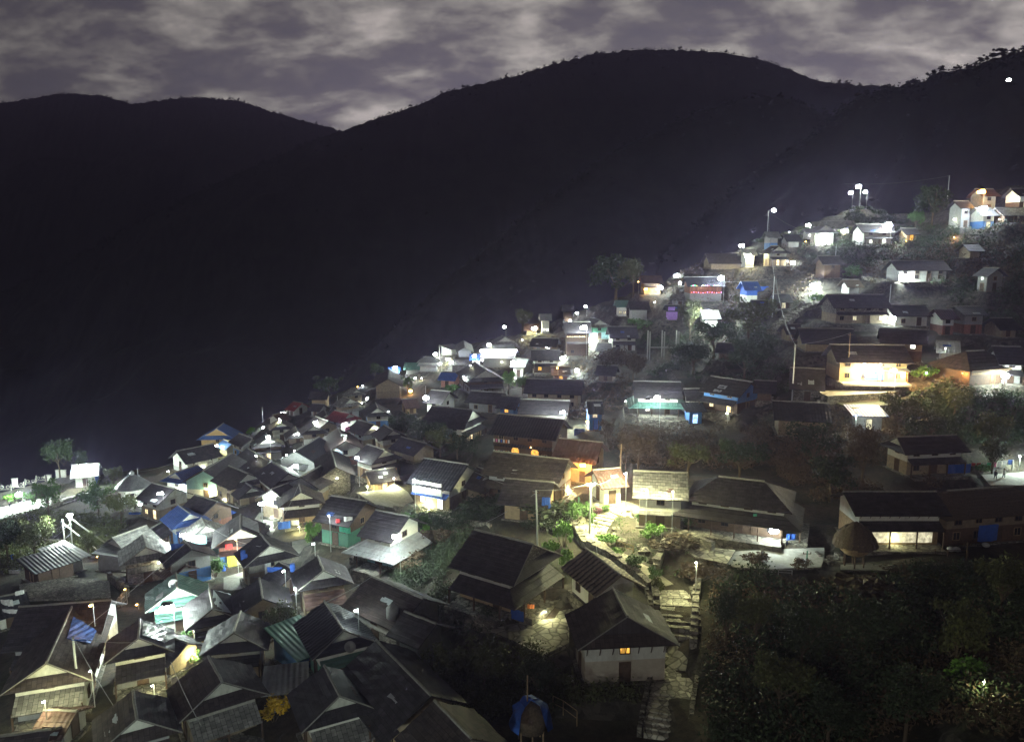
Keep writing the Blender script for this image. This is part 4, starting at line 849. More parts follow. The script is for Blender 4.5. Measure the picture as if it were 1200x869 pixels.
# ---------------------------------------------------------------- trees, shrubs, undergrowth
def leaf_mesh(name, lobes, n, s, m, seed, droop=0.):
    """many small leaf-clump faces spread through a set of lobes (unit sized crown)"""
    rr = np.random.RandomState(seed); L = np.array(lobes); w = L[:, 3] ** 2; k = rr.choice(len(L), n, p=w / w.sum())
    d = rr.normal(size=(n, 3)); d /= np.linalg.norm(d, axis=1)[:, None]; rad = rr.rand(n) ** .45
    c = L[k, :3] + d * (L[k, 3] * rad)[:, None] * np.array([1, 1, .8])
    c += rr.normal(size=(n, 3)) * .02
    a = rr.normal(size=(n, 3)); a /= np.linalg.norm(a, axis=1)[:, None]; b_ = np.cross(a, rr.normal(size=(n, 3))); b_ /= np.linalg.norm(b_, axis=1)[:, None]
    sz = s * (.5 + rr.rand(n))[:, None]; a = a * sz; b_ = b_ * sz * .6
    co = np.stack([c - a, c - b_ * .9, c + a, c + b_], 1).reshape(-1, 3)
    me = bpy.data.meshes.new(name); me.vertices.add(len(co)); me.vertices.foreach_set('co', co.astype(np.float32).ravel())
    q = np.arange(len(co), dtype=np.int32); me.loops.add(len(q)); me.loops.foreach_set('vertex_index', q); me.polygons.add(n)
    me.polygons.foreach_set('loop_start', np.arange(0, len(q), 4, dtype=np.int32)); me.polygons.foreach_set('loop_total', np.full(n, 4, np.int32)); me.update(calc_edges=True)
    me.materials.append(M[m]); return me
def lobeset(seed, k, spread, low):
    r = random.Random(seed); out = [(0, 0, .66, .26)]
    for i in range(k):
        a = r.uniform(0, 6.28); d = r.uniform(.12, spread); out.append((math.cos(a) * d, math.sin(a) * d, r.uniform(low, .9), r.uniform(.09, .2)))
    return out
TM = {}
def tree_proto(kind, seed):
    m = kind; key = (kind, seed)
    if key in TM: return TM[key]
    lb = lobeset(seed, 15, .42, .38); cm = leaf_mesh('crown', lb, 2300, .026, m, seed)
    mb = MB(); r = random.Random(seed)
    mb.tube([(0, 0, -.08), (.01, 0, .2), (-.01, .01, .42), (0, 0, .62)], .032, 7, .012)
    for l in lb[1:9]: mb.tube([(0, 0, r.uniform(.22, .45)), (l[0] * .5, l[1] * .5, l[2] * .7), (l[0], l[1], l[2])], .012, 4, .004)
    tm = mb.build('trunk', 'bark'); tme = tm.data; bpy.data.objects.remove(tm)
    TM[key] = (tme, cm); return TM[key]
def shrub_proto(kind, seed):
    key = ('s', kind, seed)
    if key in TM: return TM[key]
    r = random.Random(seed); lb = [(r.uniform(-.3, .3), r.uniform(-.3, .3), r.uniform(.2, .7), r.uniform(.15, .3)) for _ in range(7)]
    cm = leaf_mesh('foliage', lb, 700, .055, kind, seed); mb = MB()
    for l in lb: mb.tube([(0, 0, -.1), (l[0], l[1], l[2])], .015, 4, .006)
    tm = mb.build('stem', 'bark'); tme = tm.data; bpy.data.objects.remove(tm)
    TM[key] = (tme, cm); return TM[key]
def put(name, label, cat, group, me2, names, p, sx, sz, rz):
    T = empty(name, p, rz); tag(T, label, cat, group)
    for me, nm in zip(me2, names):
        o = bpy.data.objects.new(nm, me); C.objects.link(o); o.parent = T; o.scale = (sx, sx, sz)
    return T
def tree(label, x, top, bot, wpx, kind='leaf_olive', seed=1, group='trees among the houses'):
    p = hit(x, bot, 0, G); D = p @ fw; p[2] = g1(p[0], p[1]); hh = (bot - top) * D / FPX / math.cos(PITCH) * 1.03; ww = wpx * D / FPX / 1.05
    return put('tree', label, 'tree', group, tree_proto(kind, seed % 5), ('trunk', 'crown'), p, ww, max(hh, 1.5), rnd.uniform(0, 6))
def shrub(label, x, bot, hpx, wpx, kind='leaf_green', seed=1, group='shrubs on the slope'):
    p = hit(x, bot, 0, G); D = p @ fw; p[2] = g1(p[0], p[1])
    return put('shrub', label, 'shrub', group, shrub_proto(kind, seed % 4), ('stem', 'foliage'), p, wpx * D / FPX / .9, hpx * D / FPX / .85, rnd.uniform(0, 6))
tree('big rounded tree on the crest left of the orange-lit house', 722, 299, 356, 72, 'leaf_dark', 1)
tree('lighter green half of the crest tree beside the orange lights', 742, 300, 348, 40, 'leaf_olive', 2)
tree('broad round tree right of the floodlit wall among houses', 876, 349, 402, 66, 'leaf_olive', 3)
tree('slim tree left of the floodlit wall', 808, 352, 402, 32, 'leaf_olive', 4)
tree('dark tree below the coloured light strings', 836, 376, 420, 50, 'leaf_dark', 0)
tree('second dark tree lower left of the broad round tree', 812, 398, 440, 60, 'leaf_dark', 2)
tree('dark tree under the two long cable poles', 872, 398, 448, 56, 'leaf_dark', 3)
tree('tall dark tree beside the upper right houses', 1092, 218, 266, 46, 'leaf_dark', 1)
tree('small green tree under the upper right crest lamps', 1072, 246, 272, 20, 'leaf_green', 2)
tree('rounded olive tree beside the prayer flags at right', 1163, 484, 548, 58, 'leaf_olive', 0)
tree('pale-leaved tree just behind the prayer flags', 1162, 518, 556, 36, 'leaf_olive', 4)
tree('bushy tree left of the market lane trees at far left', 58, 562, 606, 40, 'leaf_green', 1)
tree('leafy tree beside the round pagoda hut at far left', 116, 564, 606, 46, 'leaf_green', 3)
tree('olive tree right of the leafy one near the round hut', 143, 574, 618, 38, 'leaf_olive', 2)
tree('pale tree between the blue gable hall and round hut', 134, 546, 576, 22, 'leaf_olive', 0)
tree('dark leafy tree behind the terrace at far left', 70, 506, 556, 34, 'leaf_dark', 2)
tree('dim tree left of the hall lamp on the skyline', 98, 526, 556, 22, 'leaf_dark', 4)
tree('bushy tree with yellowish leaves lower left slope', 42, 606, 658, 46, 'leaf_olive', 3)
tree('dark tree at the far left edge below the road', 10, 610, 660, 44, 'leaf_dark', 1)
tree('pale shrubby tree beside the lamp tower', 104, 622, 654, 26, 'leaf_olive', 1)
tree('tree between the white gable house and the guest house', 500, 492, 532, 46, 'leaf_dark', 0)
tree('olive tree left of the white gable house', 516, 500, 536, 34, 'leaf_olive', 3)
tree('tree between the guest house and dark hotel', 536, 506, 538, 34, 'leaf_dark', 1)
tree('dark tree in the gully left of centre', 470, 486, 524, 44, 'leaf_dark', 4)
tree('bare pale-branched tree below the arched-window house', 716, 406, 444, 44, 'leaf_dry', 2)
tree('dry tree right of the bare pale one', 742, 414, 446, 34, 'leaf_dry', 3)
tree('green leafy tree under the bright white-walled house', 596, 434, 462, 20, 'leaf_bright', 1)
tree('second leafy tree under the white-walled house', 612, 440, 462, 20, 'leaf_green', 2)
tree('shrubby tree with orange light behind the orange lamp', 478, 440, 462, 18, 'leaf_green', 1)
tree('bush-like tree right of the crest tree behind white villa', 612, 362, 390, 26, 'leaf_olive', 3)
tree('small tree left of the white kiosk on skyline', 440, 424, 448, 26, 'leaf_dark', 2)
tree('tree behind the tan-walled skyline house', 385, 440, 466, 40, 'leaf_dark', 1)
tree('grey leafless-looking tree right of the blue wooden frame', 712, 490, 522, 24, 'leaf_dry', 1)
tree('dark tree in the brush slope above the hip-roofed house', 866, 516, 562, 60, 'leaf_dark', 0)
tree('olive tree on the slope above the bright white house', 806, 516, 560, 52, 'leaf_olive', 2)
tree('reddish dry tree right of the tall wooden pole', 748, 502, 552, 46, 'leaf_dry', 0)
tree('dark tree beside the blue-white shed', 952, 494, 552, 66, 'leaf_dark', 3)
tree('brown-leaved tree below the blue-white shed', 1010, 500, 572, 58, 'leaf_dry', 4)
tree('dark wide tree between shed and hip-roofed house', 972, 530, 588, 66, 'leaf_dark', 1)
tree('dark tree behind the long blue-walled house', 1090, 478, 522, 60, 'leaf_dark', 2)
tree('dark tree on the slope right of the blue-white shed', 1050, 462, 508, 50, 'leaf_olive', 0)
tree('olive bush-tree below the orange fascia house', 1118, 456, 492, 40, 'leaf_olive', 3)
tree('large dim tree in the lower right brush', 938, 700, 790, 80, 'leaf_dark', 1)
tree('yellowish tree in the brush right of the steps', 884, 690, 760, 60, 'leaf_olive', 2)
tree('dark tree right of the stone steps', 850, 690, 760, 46, 'leaf_dark', 4)
tree('rounded olive tree low in the right-hand brush', 912, 768, 838, 74, 'leaf_olive', 0)
tree('dim tree at the lower right brush centre', 1010, 690, 770, 90, 'leaf_dark', 3)
tree('dark tree beside the lit brush patch at lower right', 1118, 700, 800, 70, 'leaf_olive', 1)
tree('olive tree at the right edge below the thatched house', 1172, 652, 720, 70, 'leaf_olive', 4)
tree('dark tree at the bottom centre right', 970, 800, 875, 84, 'leaf_dark', 2)
tree('dim tree at the foot of the right-hand brush', 1060, 782, 868, 84, 'leaf_dark', 0)
tree('tree in the dark garden below the half-hidden gable', 520, 756, 818, 60, 'leaf_olive', 1)
tree('second tree in the dark garden nearer the yard', 568, 748, 812, 64, 'leaf_olive', 3)
tree('dark tree in the garden below the pale yard', 630, 764, 822, 50, 'leaf_dark', 2)
tree('leaning feathery tree between the brown gable and green roof', 330, 706, 764, 44, 'leaf_olive', 4)
for i, (x, b_, hp, wp, kd, lb) in enumerate([
 (321, 845, 30, 34, 'flower_yellow', 'bright yellow flowering bush between two gabled houses'), (228, 775, 20, 26, 'leaf_green', 'green bush beside the lit doorway under the brightest lamp'),
 (222, 748, 14, 18, 'leaf_green', 'small green bush right of the brightest floodlit wall'), (366, 636, 26, 14, 'leaf_bright', 'bright green plant at the swept court corner'),
 (372, 628, 16, 12, 'leaf_bright', 'pale green creeper near the swept court'), (499, 630, 16, 10, 'leaf_bright', 'lime-green conical plant beside the porch corner'),
 (498, 622, 22, 14, 'leaf_green', 'tall green plant behind the lime-green one'), (478, 612, 12, 18, 'leaf_green', 'low bush on the lane wall'),
 (252, 676, 22, 24, 'leaf_green', 'bush at the left corner of the blue-walled court'), (646, 656, 22, 22, 'leaf_bright', 'bright leafy plant left of the striped roof'),
 (660, 640, 36, 22, 'leaf_bright', 'tall bright leafy plant above the striped roof'), (662, 668, 30, 18, 'leaf_bright', 'leafy plant wedged between the two gables by the path'), (674, 612, 24, 34, 'leaf_green', 'green hedge bush left of the path lamp pole'),
 (692, 613, 14, 10, 'leaf_bright', 'lime-green round bush at the foot of the path pole'), (699, 602, 10, 14, 'flower_magenta', 'purple-leaved bush above the path pole'), (708, 600, 10, 12, 'leaf_green', 'small green bush right of the purple one'),
 (762, 634, 22, 26, 'leaf_bright', 'bright round bush beside the small garden steps'), (752, 612, 10, 16, 'leaf_green', 'low weeds above the round bush'), (776, 600, 10, 26, 'leaf_green', 'low green weeds before the bright white house'),
 (806, 618, 22, 22, 'leaf_green', 'grassy clump left of the dark veranda corner'), (716, 640, 16, 26, 'leaf_bright', 'leafy weeds on the path wall'), (740, 668, 20, 30, 'leaf_green', 'pale spiky shrub beside the path bend'),
 (722, 652, 12, 16, 'leaf_bright', 'small green plant on the wall above the striped roof'), (768, 680, 18, 16, 'leaf_green', 'yellow-green weeds by the top of the steps'), (772, 700, 26, 14, 'leaf_olive', 'weeds growing on the left step wall'),
 (792, 650, 20, 50, 'leaf_dry', 'dark thicket filling the bend of the path'), (820, 680, 24, 50, 'leaf_dry', 'dry bush below the narrow ledge yard'), (884, 662, 16, 30, 'leaf_dry', 'round brown bush at the edge of the floodlit yard'),
 (936, 668, 14, 22, 'leaf_dry', 'round brown bush beside the green post'), (1100, 680, 14, 60, 'leaf_olive', 'long low bush below the cream-lit house'), (1065, 676, 12, 60, 'leaf_dry', 'grassy tussock below the terrace strip'),
 (1130, 808, 40, 44, 'leaf_bright', 'lit yellowish-green bush in the lower right brush'), (1080, 446, 18, 26, 'leaf_bright', 'yellow-lit bush at the end of the glaring veranda'), (1112, 432, 14, 16, 'leaf_bright', 'green weeds beside the white sheet wall'),
 (958, 357, 14, 20, 'leaf_bright', 'floodlit green grass bank on the upper slope'), (1000, 326, 16, 24, 'leaf_green', 'dark round bush right of the floodlit bank'), (294, 512, 12, 12, 'leaf_bright', 'glowing lime-green bush on the left skyline'),
 (748, 386, 14, 26, 'leaf_green', 'green shrub below the grey-walled upper house'), (530, 462, 14, 22, 'leaf_green', 'shrub below the pink house'), (1148, 552, 10, 20, 'leaf_green', 'weeds below the prayer flags'),
 (28, 588, 12, 22, 'leaf_green', 'green planting on the glaring road edge'), (10, 588, 10, 16, 'leaf_bright', 'pale shrub on the road edge at far left'), (1012, 712, 40, 90, 'leaf_dry', 'dry brush mound under the terrace strip'),
 (480, 668, 20, 40, 'leaf_dry', 'scrubby bush below the porch corner'), (520, 640, 22, 40, 'leaf_dry', 'dry bushes beside the curved pale pipe'), (600, 592, 20, 60, 'leaf_dark', 'dark shrubs below the corner shop'), (560, 602, 20, 50, 'leaf_dark', 'dark shrubs under the guest house wall'),
 (640, 610, 26, 60, 'leaf_dark', 'dark shrubs left of the hedge bush')]):
    shrub(lb, x, b_, hp, wp, kd, i)
def undergrowth(label, polys, n, s, m, seed, hmax=1.2):
    rr = np.random.RandomState(seed); per = 9; cs = []
    for poly in polys:
        W = np.array([hit(x, y, 0, G)[:2] for x, y in poly]); lo = W.min(0); hi = W.max(0); k = 0; got = []
        q = rr.rand(n * 6, 2) * (hi - lo) + lo; q = q[inpoly(q[:, 0], q[:, 1], W)][:n // len(polys)]
        dn = vnoise(q[:, 0], q[:, 1], 5, seed) + .5; q = q[dn > .33]
        ok = np.ones(len(q), bool)
        for (cx, cy_, a, hx, hy, zf) in PADS:
            dx = q[:, 0] - cx; dy = q[:, 1] - cy_; ok &= ~((np.abs(dx * math.cos(a) + dy * math.sin(a)) < hx + .2) & (np.abs(-dx * math.sin(a) + dy * math.cos(a)) < hy + .2))
        for P, z in YARDS: ok &= ~inpoly(q[:, 0], q[:, 1], P)
        cs.append(q[ok])
    q = np.concatenate(cs); sc_ = .5 + rr.rand(len(q)) * hmax
    c0 = np.stack([q[:, 0], q[:, 1], G(q[:, 0], q[:, 1])], 1)
    c = np.repeat(c0, per, 0); sr = np.repeat(sc_, per)[:, None]
    c = c + rr.normal(size=c.shape) * np.array([.35, .35, .0]) * sr + np.array([0, 0, 1]) * (rr.rand(len(c)) ** .7)[:, None] * sr
    a = rr.normal(size=c.shape); a /= np.linalg.norm(a, axis=1)[:, None]; b_ = np.cross(a, rr.normal(size=c.shape)); b_ /= np.linalg.norm(b_, axis=1)[:, None]
    a *= s * (.6 + rr.rand(len(c)))[:, None]; b_ *= s * .5
    co = np.stack([c - a, c - b_, c + a, c + b_], 1).reshape(-1, 3)
    me = bpy.data.meshes.new('undergrowth'); me.vertices.add(len(co)); me.vertices.foreach_set('co', co.astype(np.float32).ravel()); k = np.arange(len(co), dtype=np.int32)
    me.loops.add(len(k)); me.loops.foreach_set('vertex_index', k); me.polygons.add(len(c)); me.polygons.foreach_set('loop_start', np.arange(0, len(k), 4, dtype=np.int32)); me.polygons.foreach_set('loop_total', np.full(len(c), 4, np.int32)); me.update(calc_edges=True)
    me.materials.append(M[m]); o = bpy.data.objects.new('undergrowth', me); C.objects.link(o); tag(o, label, 'undergrowth', None, 'stuff')
undergrowth('dark brush covering the lower right hillside', [[(835, 700), (860, 672), (985, 672), (1200, 672), (1200, 869), (830, 869)]], 7000, .2, 'leaf_dark', 1, 1.5)
undergrowth('dry grass and weeds on the lower right hillside', [[(832, 690), (1200, 672), (1200, 869), (826, 869)]], 2600, .17, 'leaf_dry', 2, 1.1)
undergrowth('brush on the bank above the bright white house', [[(700, 500), (900, 500), (1050, 500), (1100, 575), (960, 590), (900, 552), (735, 548)]], 5000, .2, 'leaf_dry', 3, 1.5)
undergrowth('dark brush between the upper houses', [[(740, 395), (900, 375), (930, 460), (760, 440)], [(1060, 462), (1200, 462), (1200, 520), (1060, 510)], [(960, 285), (1200, 270), (1200, 400), (1110, 350), (960, 320)]], 7000, .24, 'leaf_dark', 4, 1.4)
undergrowth('weeds in the dark garden at bottom centre', [[(470, 750), (600, 745), (670, 800), (745, 815), (748, 869), (560, 869), (470, 800)]], 3600, .15, 'leaf_olive', 5, 1.1)
undergrowth('scrub on the slope at far left', [[(0, 612), (70, 600), (150, 612), (120, 650), (0, 675)]], 3200, .2, 'leaf_olive', 6, 1.2)
undergrowth('scrub between the guest house and the long roofs', [[(545, 590), (680, 600), (660, 630), (560, 612)], [(440, 500), (560, 500), (560, 535), (440, 525)]], 3000, .17, 'leaf_dark', 7, 1.2)
undergrowth('sparse weeds around the stone path', [[(640, 600), (800, 600), (830, 660), (790, 680), (700, 640)]], 200, .10, 'leaf_green', 8, .4)
undergrowth('dark scrub between the porch house and the garden', [[(480, 600), (560, 606), (545, 640), (512, 690), (600, 745), (500, 740), (455, 668), (500, 640)]], 2600, .15, 'leaf_dark', 9, 1.1)
undergrowth('grass tufts and scrub near the upper right crest', [[(880, 276), (1130, 262), (1200, 268), (1200, 300), (960, 312)]], 2600, .24, 'leaf_dark', 12, 1.3)
undergrowth('dark bushes on the mound under the top lamps', [[(985, 264), (998, 246), (1030, 248), (1062, 262), (1040, 268)]], 900, .24, 'leaf_dark', 13, 1.2)
undergrowth('dry scrub on the upper slopes between the houses', [[(600, 400), (720, 400), (760, 470), (640, 500)], [(800, 310), (960, 290), (960, 350), (880, 390), (770, 350)], [(1000, 290), (1200, 262), (1200, 330), (1020, 335)]], 4200, .22, 'leaf_dry', 10, 1.3)

# ---------------------------------------------------------------- path, steps and walls
def gp_(x, y, h=0.):
    p = hit(x, y, h, G); return Vector(p)
def stair(label, pts, width, n, name='stone_stair', m='step_stone', curb=True):
    W = [gp_(*p) for p in pts]; s = [0.]
    for a, b in zip(W, W[1:]): s.append(s[-1] + (b - a).length)
    def at(t):
        d = t * s[-1]
        for i in range(len(W) - 1):
            if d <= s[i + 1] or i == len(W) - 2:
                k = (d - s[i]) / max(1e-6, s[i + 1] - s[i]); return W[i].lerp(W[i + 1], k)
    c0 = at(.5); T = empty(name, c0); tag(T, label, 'steps', 'stone steps and paths'); mb = MB(); cls = {-1: MB(), 1: MB()}; r = random.Random(len(label))
    for i in range(n):
        a, b = at(i / n), at((i + 1) / n); d = (b - a); d.z = 0; L = d.length; rz = math.atan2(d.y, d.x); m_ = (a + b) / 2 - c0
        rise_ = abs(b.z - a.z)
        ww = width * r.uniform(.92, 1.05)
        mb.box((m_.x, m_.y, max(a.z, b.z) - c0.z + .04 - .25), (L + .12, ww, .5 + rise_), rz, r.uniform(-.02, .02))
        if curb:
            nrm = Vector((-math.sin(rz), math.cos(rz), 0))
            for sd in (-1, 1):
                cls[sd].box((m_.x + nrm.x * sd * width * .56, m_.y + nrm.y * sd * width * .56, max(a.z, b.z) - c0.z + r.uniform(0, .12)), (L * 1.1, .4, .8 + rise_), rz + r.uniform(-.1, .1))
    mb.build('treads', m, T)
    if curb:
        for cl in cls.values(): cl.build('side_wall', 'rough_stone', T)
    return T
stair('broad dark stone steps dropping from the lit path between two walls', [(783, 692), (789, 708), (790, 730), (790, 752)], 4.2, 9)
stair('dim worn stone steps going down to the bottom edge', [(792, 786), (786, 810), (782, 835), (778, 866)], 3.6, 15)
stair('floodlit stone steps fanning down past the tall pole', [(724, 592), (712, 602), (700, 615), (692, 628)], 3.4, 12, curb=False)
stair('short lit garden steps below the bright white house', [(782, 602), (775, 612), (768, 622), (766, 632)], 1.8, 7, curb=False)
stair('steep stone steps climbing to the floodlit grass bank', [(905, 393), (918, 380), (935, 366), (955, 358)], 2.6, 12)
stair('few pale steps from the floodlit yard to the round granary', [(968, 650), (973, 656), (980, 661)], 2.0, 5)
def path(label, pts, width, m='pathdirt'):
    W = [gp_(*p) for p in pts]; c0 = W[len(W) // 2].copy(); mb = MB(); prev = None; r = random.Random(3); fine = []
    for a, b in zip(W, W[1:]):
        k = max(1, int((b - a).length / 1.0)); fine += [a.lerp(b, i / k) for i in range(k)]
    fine.append(W[-1])
    for i, p in enumerate(fine):
        d = fine[min(i + 1, len(fine) - 1)] - fine[max(i - 1, 0)]; d.z = 0; d.normalize(); n = Vector((-d.y, d.x, 0)); row = []
        for k in range(-2, 3):
            q = p + n * width * k / 4 * r.uniform(.93, 1.07); row.append((q.x - c0.x, q.y - c0.y, max(g1(q.x, q.y), p.z - .3) + .10 + r.uniform(0, .03) - c0.z))
        if prev:
            for k in range(4): mb.quad(prev[k], prev[k + 1], row[k + 1], row[k])
            mb.quad(prev[0], row[0], tuple(Vector(row[0]) - Vector((0, 0, .5))), tuple(Vector(prev[0]) - Vector((0, 0, .5))))
            mb.quad(prev[4], row[4], tuple(Vector(row[4]) - Vector((0, 0, .5))), tuple(Vector(prev[4]) - Vector((0, 0, .5))))
        prev = row
    o = mb.build('path', m, None, loc=c0); tag(o, label, kind='structure'); return o
path('lit dirt and stone path running from the tall pole down to the broad steps', [(655, 600), (672, 606), (688, 630), (706, 646), (722, 652), (742, 664), (762, 676), (776, 688)], 2.6)
path('lit yard patch before the bright white house', [(698, 596), (720, 590), (745, 600), (775, 608), (800, 600)], 4.2)
path('pale landing and path corner beside the slate house', [(787, 756), (782, 768), (795, 778), (792, 786)], 1.8, 'flag')
path('narrow path along the left hillside below the lamp tower', [(92, 640), (60, 632), (30, 628)], 1.6)
def wall(label, pts, h, th=.45, m='rough_stone', name='stone_wall', cat='wall', up=.0):
    W = [gp_(*p) for p in pts]; c0 = W[0].copy(); mb = MB(); r = random.Random(int(pts[0][0]))
    for a, b in zip(W, W[1:]):
        d = b - a; L = math.hypot(d.x, d.y); k = max(1, int(L / .8)); rz = math.atan2(d.y, d.x)
        for i in range(k):
            p = a.lerp(b, (i + .5) / k) - c0; hh = h * r.uniform(.85, 1.12)
            mb.box((p.x, p.y, p.z + hh / 2 - .4), (L / k * 1.0 + .02, th * r.uniform(.85, 1.15), hh + .8), rz + r.uniform(-.06, .06))
    o = mb.build(name, m, None, loc=c0); tag(o, label, cat, 'stone walls on the slope'); return o
wall('dark stone retaining wall along the left side of the lit path', [(668, 612), (684, 640), (712, 652), (740, 672), (762, 692)], 1.0, .8)
wall('stone wall on the right edge of the broad steps', [(818, 686), (815, 706), (814, 730), (812, 760)], 1.1, .7)
wall('stone parapet on the left of the broad steps', [(766, 690), (769, 712), (770, 740), (768, 756)], 1.2, .6)
wall('dark stone-faced bend wall right of the lit path', [(768, 672), (778, 642), (800, 632), (835, 648)], 1.2, .7)
wall('low garden wall left of the small garden steps', [(742, 604), (756, 616), (764, 628)], .6, .5)
wall('pale low wall edging the paved lane', [(462, 596), (500, 604), (540, 612), (575, 618)], .5, .4)
wall('low dark wall under the pale lane by the left trees', [(100, 582), (70, 592), (30, 606), (0, 614)], .9, .5)
wall('low wall above the slope below the green veranda house', [(735, 489), (755, 496), (790, 499), (810, 497)], .9, .4)
wall('rough retaining wall below the hut with the dark doorway', [(968, 466), (958, 480), (945, 482)], 1.2, .6)
wall('dim field wall on the dark right slope', [(1010, 326), (1060, 333), (1120, 334)], .6, .5)
wall('wall at the foot of the market terrace', [(128, 680), (150, 697), (140, 712)], 1.2, .5)
def boulder(label, x, y, s):
    p = gp_(x, y); r = random.Random(int(x * 3 + y)); mb = MB(); mb.ball((0, 0, s * .25), s, 8, .6)
    mb.v = [v * r.uniform(.75, 1.2) for v in mb.v]; tag(mb.build('boulder', 'rough_stone', None, loc=p), label, 'rock', 'rocks beside the path')
for i, (x, y, s, lb) in enumerate([(704, 628, .7, 'rock slab ledge just right of the path pole foot'), (716, 630, .9, 'flat rock in the middle of the lit terrace'), (728, 636, .7, 'rock beside the small wooden rail'), (722, 622, .6, 'upper rock of the lit terrace'),
     (756, 648, .8, 'rock on the right edge of the path below the round bush'), (764, 658, .7, 'mossy rock above the path bend'), (750, 642, .6, 'small rock right of the wooden rail'), (738, 600, .5, 'pale rock before the white house door'), (790, 618, .5, 'rock beside the garden steps')]): boulder(lb, x, y, s)

def snap(x, y, back=.25):
    """first built surface behind a pixel"""
    d = Vector(ray(x, y)).normalized(); ok, loc, nor, idx, ob, mt = sc.ray_cast(DG, Vector((0, 0, 0)) + d * 2, d)
    if not ok: return gp_(x, y), Vector((0, 0, 1)), d, False
    return loc - d * back, nor, d, True
bpy.context.view_layer.update(); DG = bpy.context.evaluated_depsgraph_get()
# ---------------------------------------------------------------- poles, wires, masts
POLE = {}
def pole(label, x, bot, top, r=.09, m='metal_pole', lean=0., arm=0., group='poles of the village', name='utility_pole', panel=False):
    p = gp_(x, bot); D = p.dot(Vector(fw)); h = (bot - top) * D / FPX / math.cos(PITCH + 0.0)
    # height from the true projection
    for _ in range(4):
        q = proj((p.x + lean * h, p.y, p.z + h)); h *= (bot - top) / max(2, (bot - q[1]))
    T = empty(name, p); tag(T, label, 'pole', group)
    MB().tube([(0, 0, -.5), (lean * h * .5, 0, h * .5), (lean * h, 0, h)], r, 8, r * .75).build('post', m, T)
    if arm:
        MB().tube([(lean * h, 0, h - .1), (lean * h + arm * .6, 0, h + .25), (lean * h + arm, 0, h + .3)], .05, 6).build('arm', m, T)
    m2 = MB(); m2.box((lean * h, 0, h - .35), (.9, .07, .07)); 
    for k in (-.4, .4): m2.tube([(lean * h + k, 0, h - .32), (lean * h + k, 0, h - .14)], .05, 6)
    if not panel: m2.build('crossarm', 'wood', T)
    else: MB().box((.75, -.2, h - .2), (1.25, .7, .06), .2, -.5, .1).build('solar_panel', 'cloth_blue', T)
    POLE[label] = Vector((p.x + lean * h, p.y, p.z + h)); return POLE[label]
pA = pole('tall pale lamp pole with solar panel in front of the blue-patched roof', 94, 834, 746, .13, arm=0, panel=True)
pB = pole('leaning grey pole above the windowed grey gable', 630, 640, 574, .12, lean=-.03)
pC = pole('tall lamp pole at the foot of the floodlit steps', 691, 626, 566, .12)
pD = pole('tall pole on the dark slope left of the stone hut', 928, 470, 404, .13)
pE = pole('utility pole behind the broad round tree', 905, 371, 324, .13)
pF = pole('bare wooden pole in front of the blue shutters', 992, 455, 390, .11, 'wood_pale')
pG = pole('crest lamp pole at the top of the village', 899, 278, 247, .14, arm=1.8)
pH = pole('slim mast at the upper right houses', 1110, 236, 206, .13)
pI = pole('pole rising beside the round pagoda hut', 164, 587, 549, .12)
pJ = pole('slim white pole left of the two-tier house', 396, 481, 464, .13)
pK = pole('grey pole on the left skyline beside the blue-roofed kiosk', 273, 523, 504, .13)
pL = pole('pole carrying the white wall lamp above the long lane', 308, 618, 590, .1)
pM = pole('pole with the court lamp beside blue walls', 305, 668, 650, .1)
pN = pole('cream pole at the end of the yellow veranda', 1048, 453, 436, .14, 'plaster')
pO = pole('pole on the upper right slope above the green door', 1042, 362, 333, .12)
pP = pole('leaning wooden pole glowing orange right of the white hut', 726, 570, 520, .12, 'wood_pale', lean=.02)
pQ = pole('thin iron post on the slope right of the wooden pole', 733, 556, 530, .07, 'wood')
pR = pole('short dark green post beside the floodlit yard', 945, 663, 645, .1, 'green_wall')
pS = pole('short green post left of the path pole', 678, 598, 582, .09, 'green_wall')
pT = pole('post by the cattle shed right of the cream-lit house', 1132, 659, 635, .08, 'wood')
pU = pole('pole on the crest left of the tube-lit hall', 515, 422, 404, .13)
pV = pole('pole rising above the lamp by the pink house', 499, 470, 452, .1)
pW = pole('thin bare pole by the blue-lit tarpaulin, small dim one near the stairs', 978, 318, 286, .1)
pX = pole('second utility pole in the bottom left lanes', 75, 860, 850, .06, 'wood')
pY = pole('striped yellow and blue flag pole before the balcony house', 669, 414, 384, .11, 'cloth_yellow')
pZ = pole('mast with red lamp on the left skyline', 308, 494, 477, .09)
def cable(label, a, b, sag=.04, r=.034):
    a, b = Vector(a), Vector(b); L = (b - a).length; pts = [a.lerp(b, i / 12) - a - Vector((0, 0, sag * L * 4 * (i / 12) * (1 - i / 12))) for i in range(13)]
    tag(MB().tube(pts, r, 4).build('cable', 'cable_mat', None, loc=a), label, 'cable', 'overhead cables')
cable('cable from the bottom left solar pole up towards the market terrace', pA, pA + Vector((5, 24, 4)), .02)
cable('cable dropping right from the bottom left solar pole', pA, gp_(160, 866, 3), .03)
cable('cable linking the two tall poles on the dark slope', pD, pE, .03, .04)
cable('second cable between the two tall slope poles', pD + Vector((.4, 0, -.3)), pE + Vector((.4, 0, -.3)), .05, .04)
cable('cable climbing from the slope pole towards the crest', pE, pG, .03)
cable('cable from the crest pole to the right along the skyline', pG, gp_(950, 272, 6), .03)
cable('cable between the leaning grey pole and the path pole', pB, pC, .04)
cable('cable from the path pole across to the white hut', pC, gp_(722, 556, 4), .05)
cable('cable from the path pole down to the striped roof', pC, gp_(700, 650, 4), .04)
cable('cable from the court lamp pole to the lane lamp pole', pM, pL, .04)
cable('cable from the wooden veranda pole to the slope pole', pF, pD, .03)
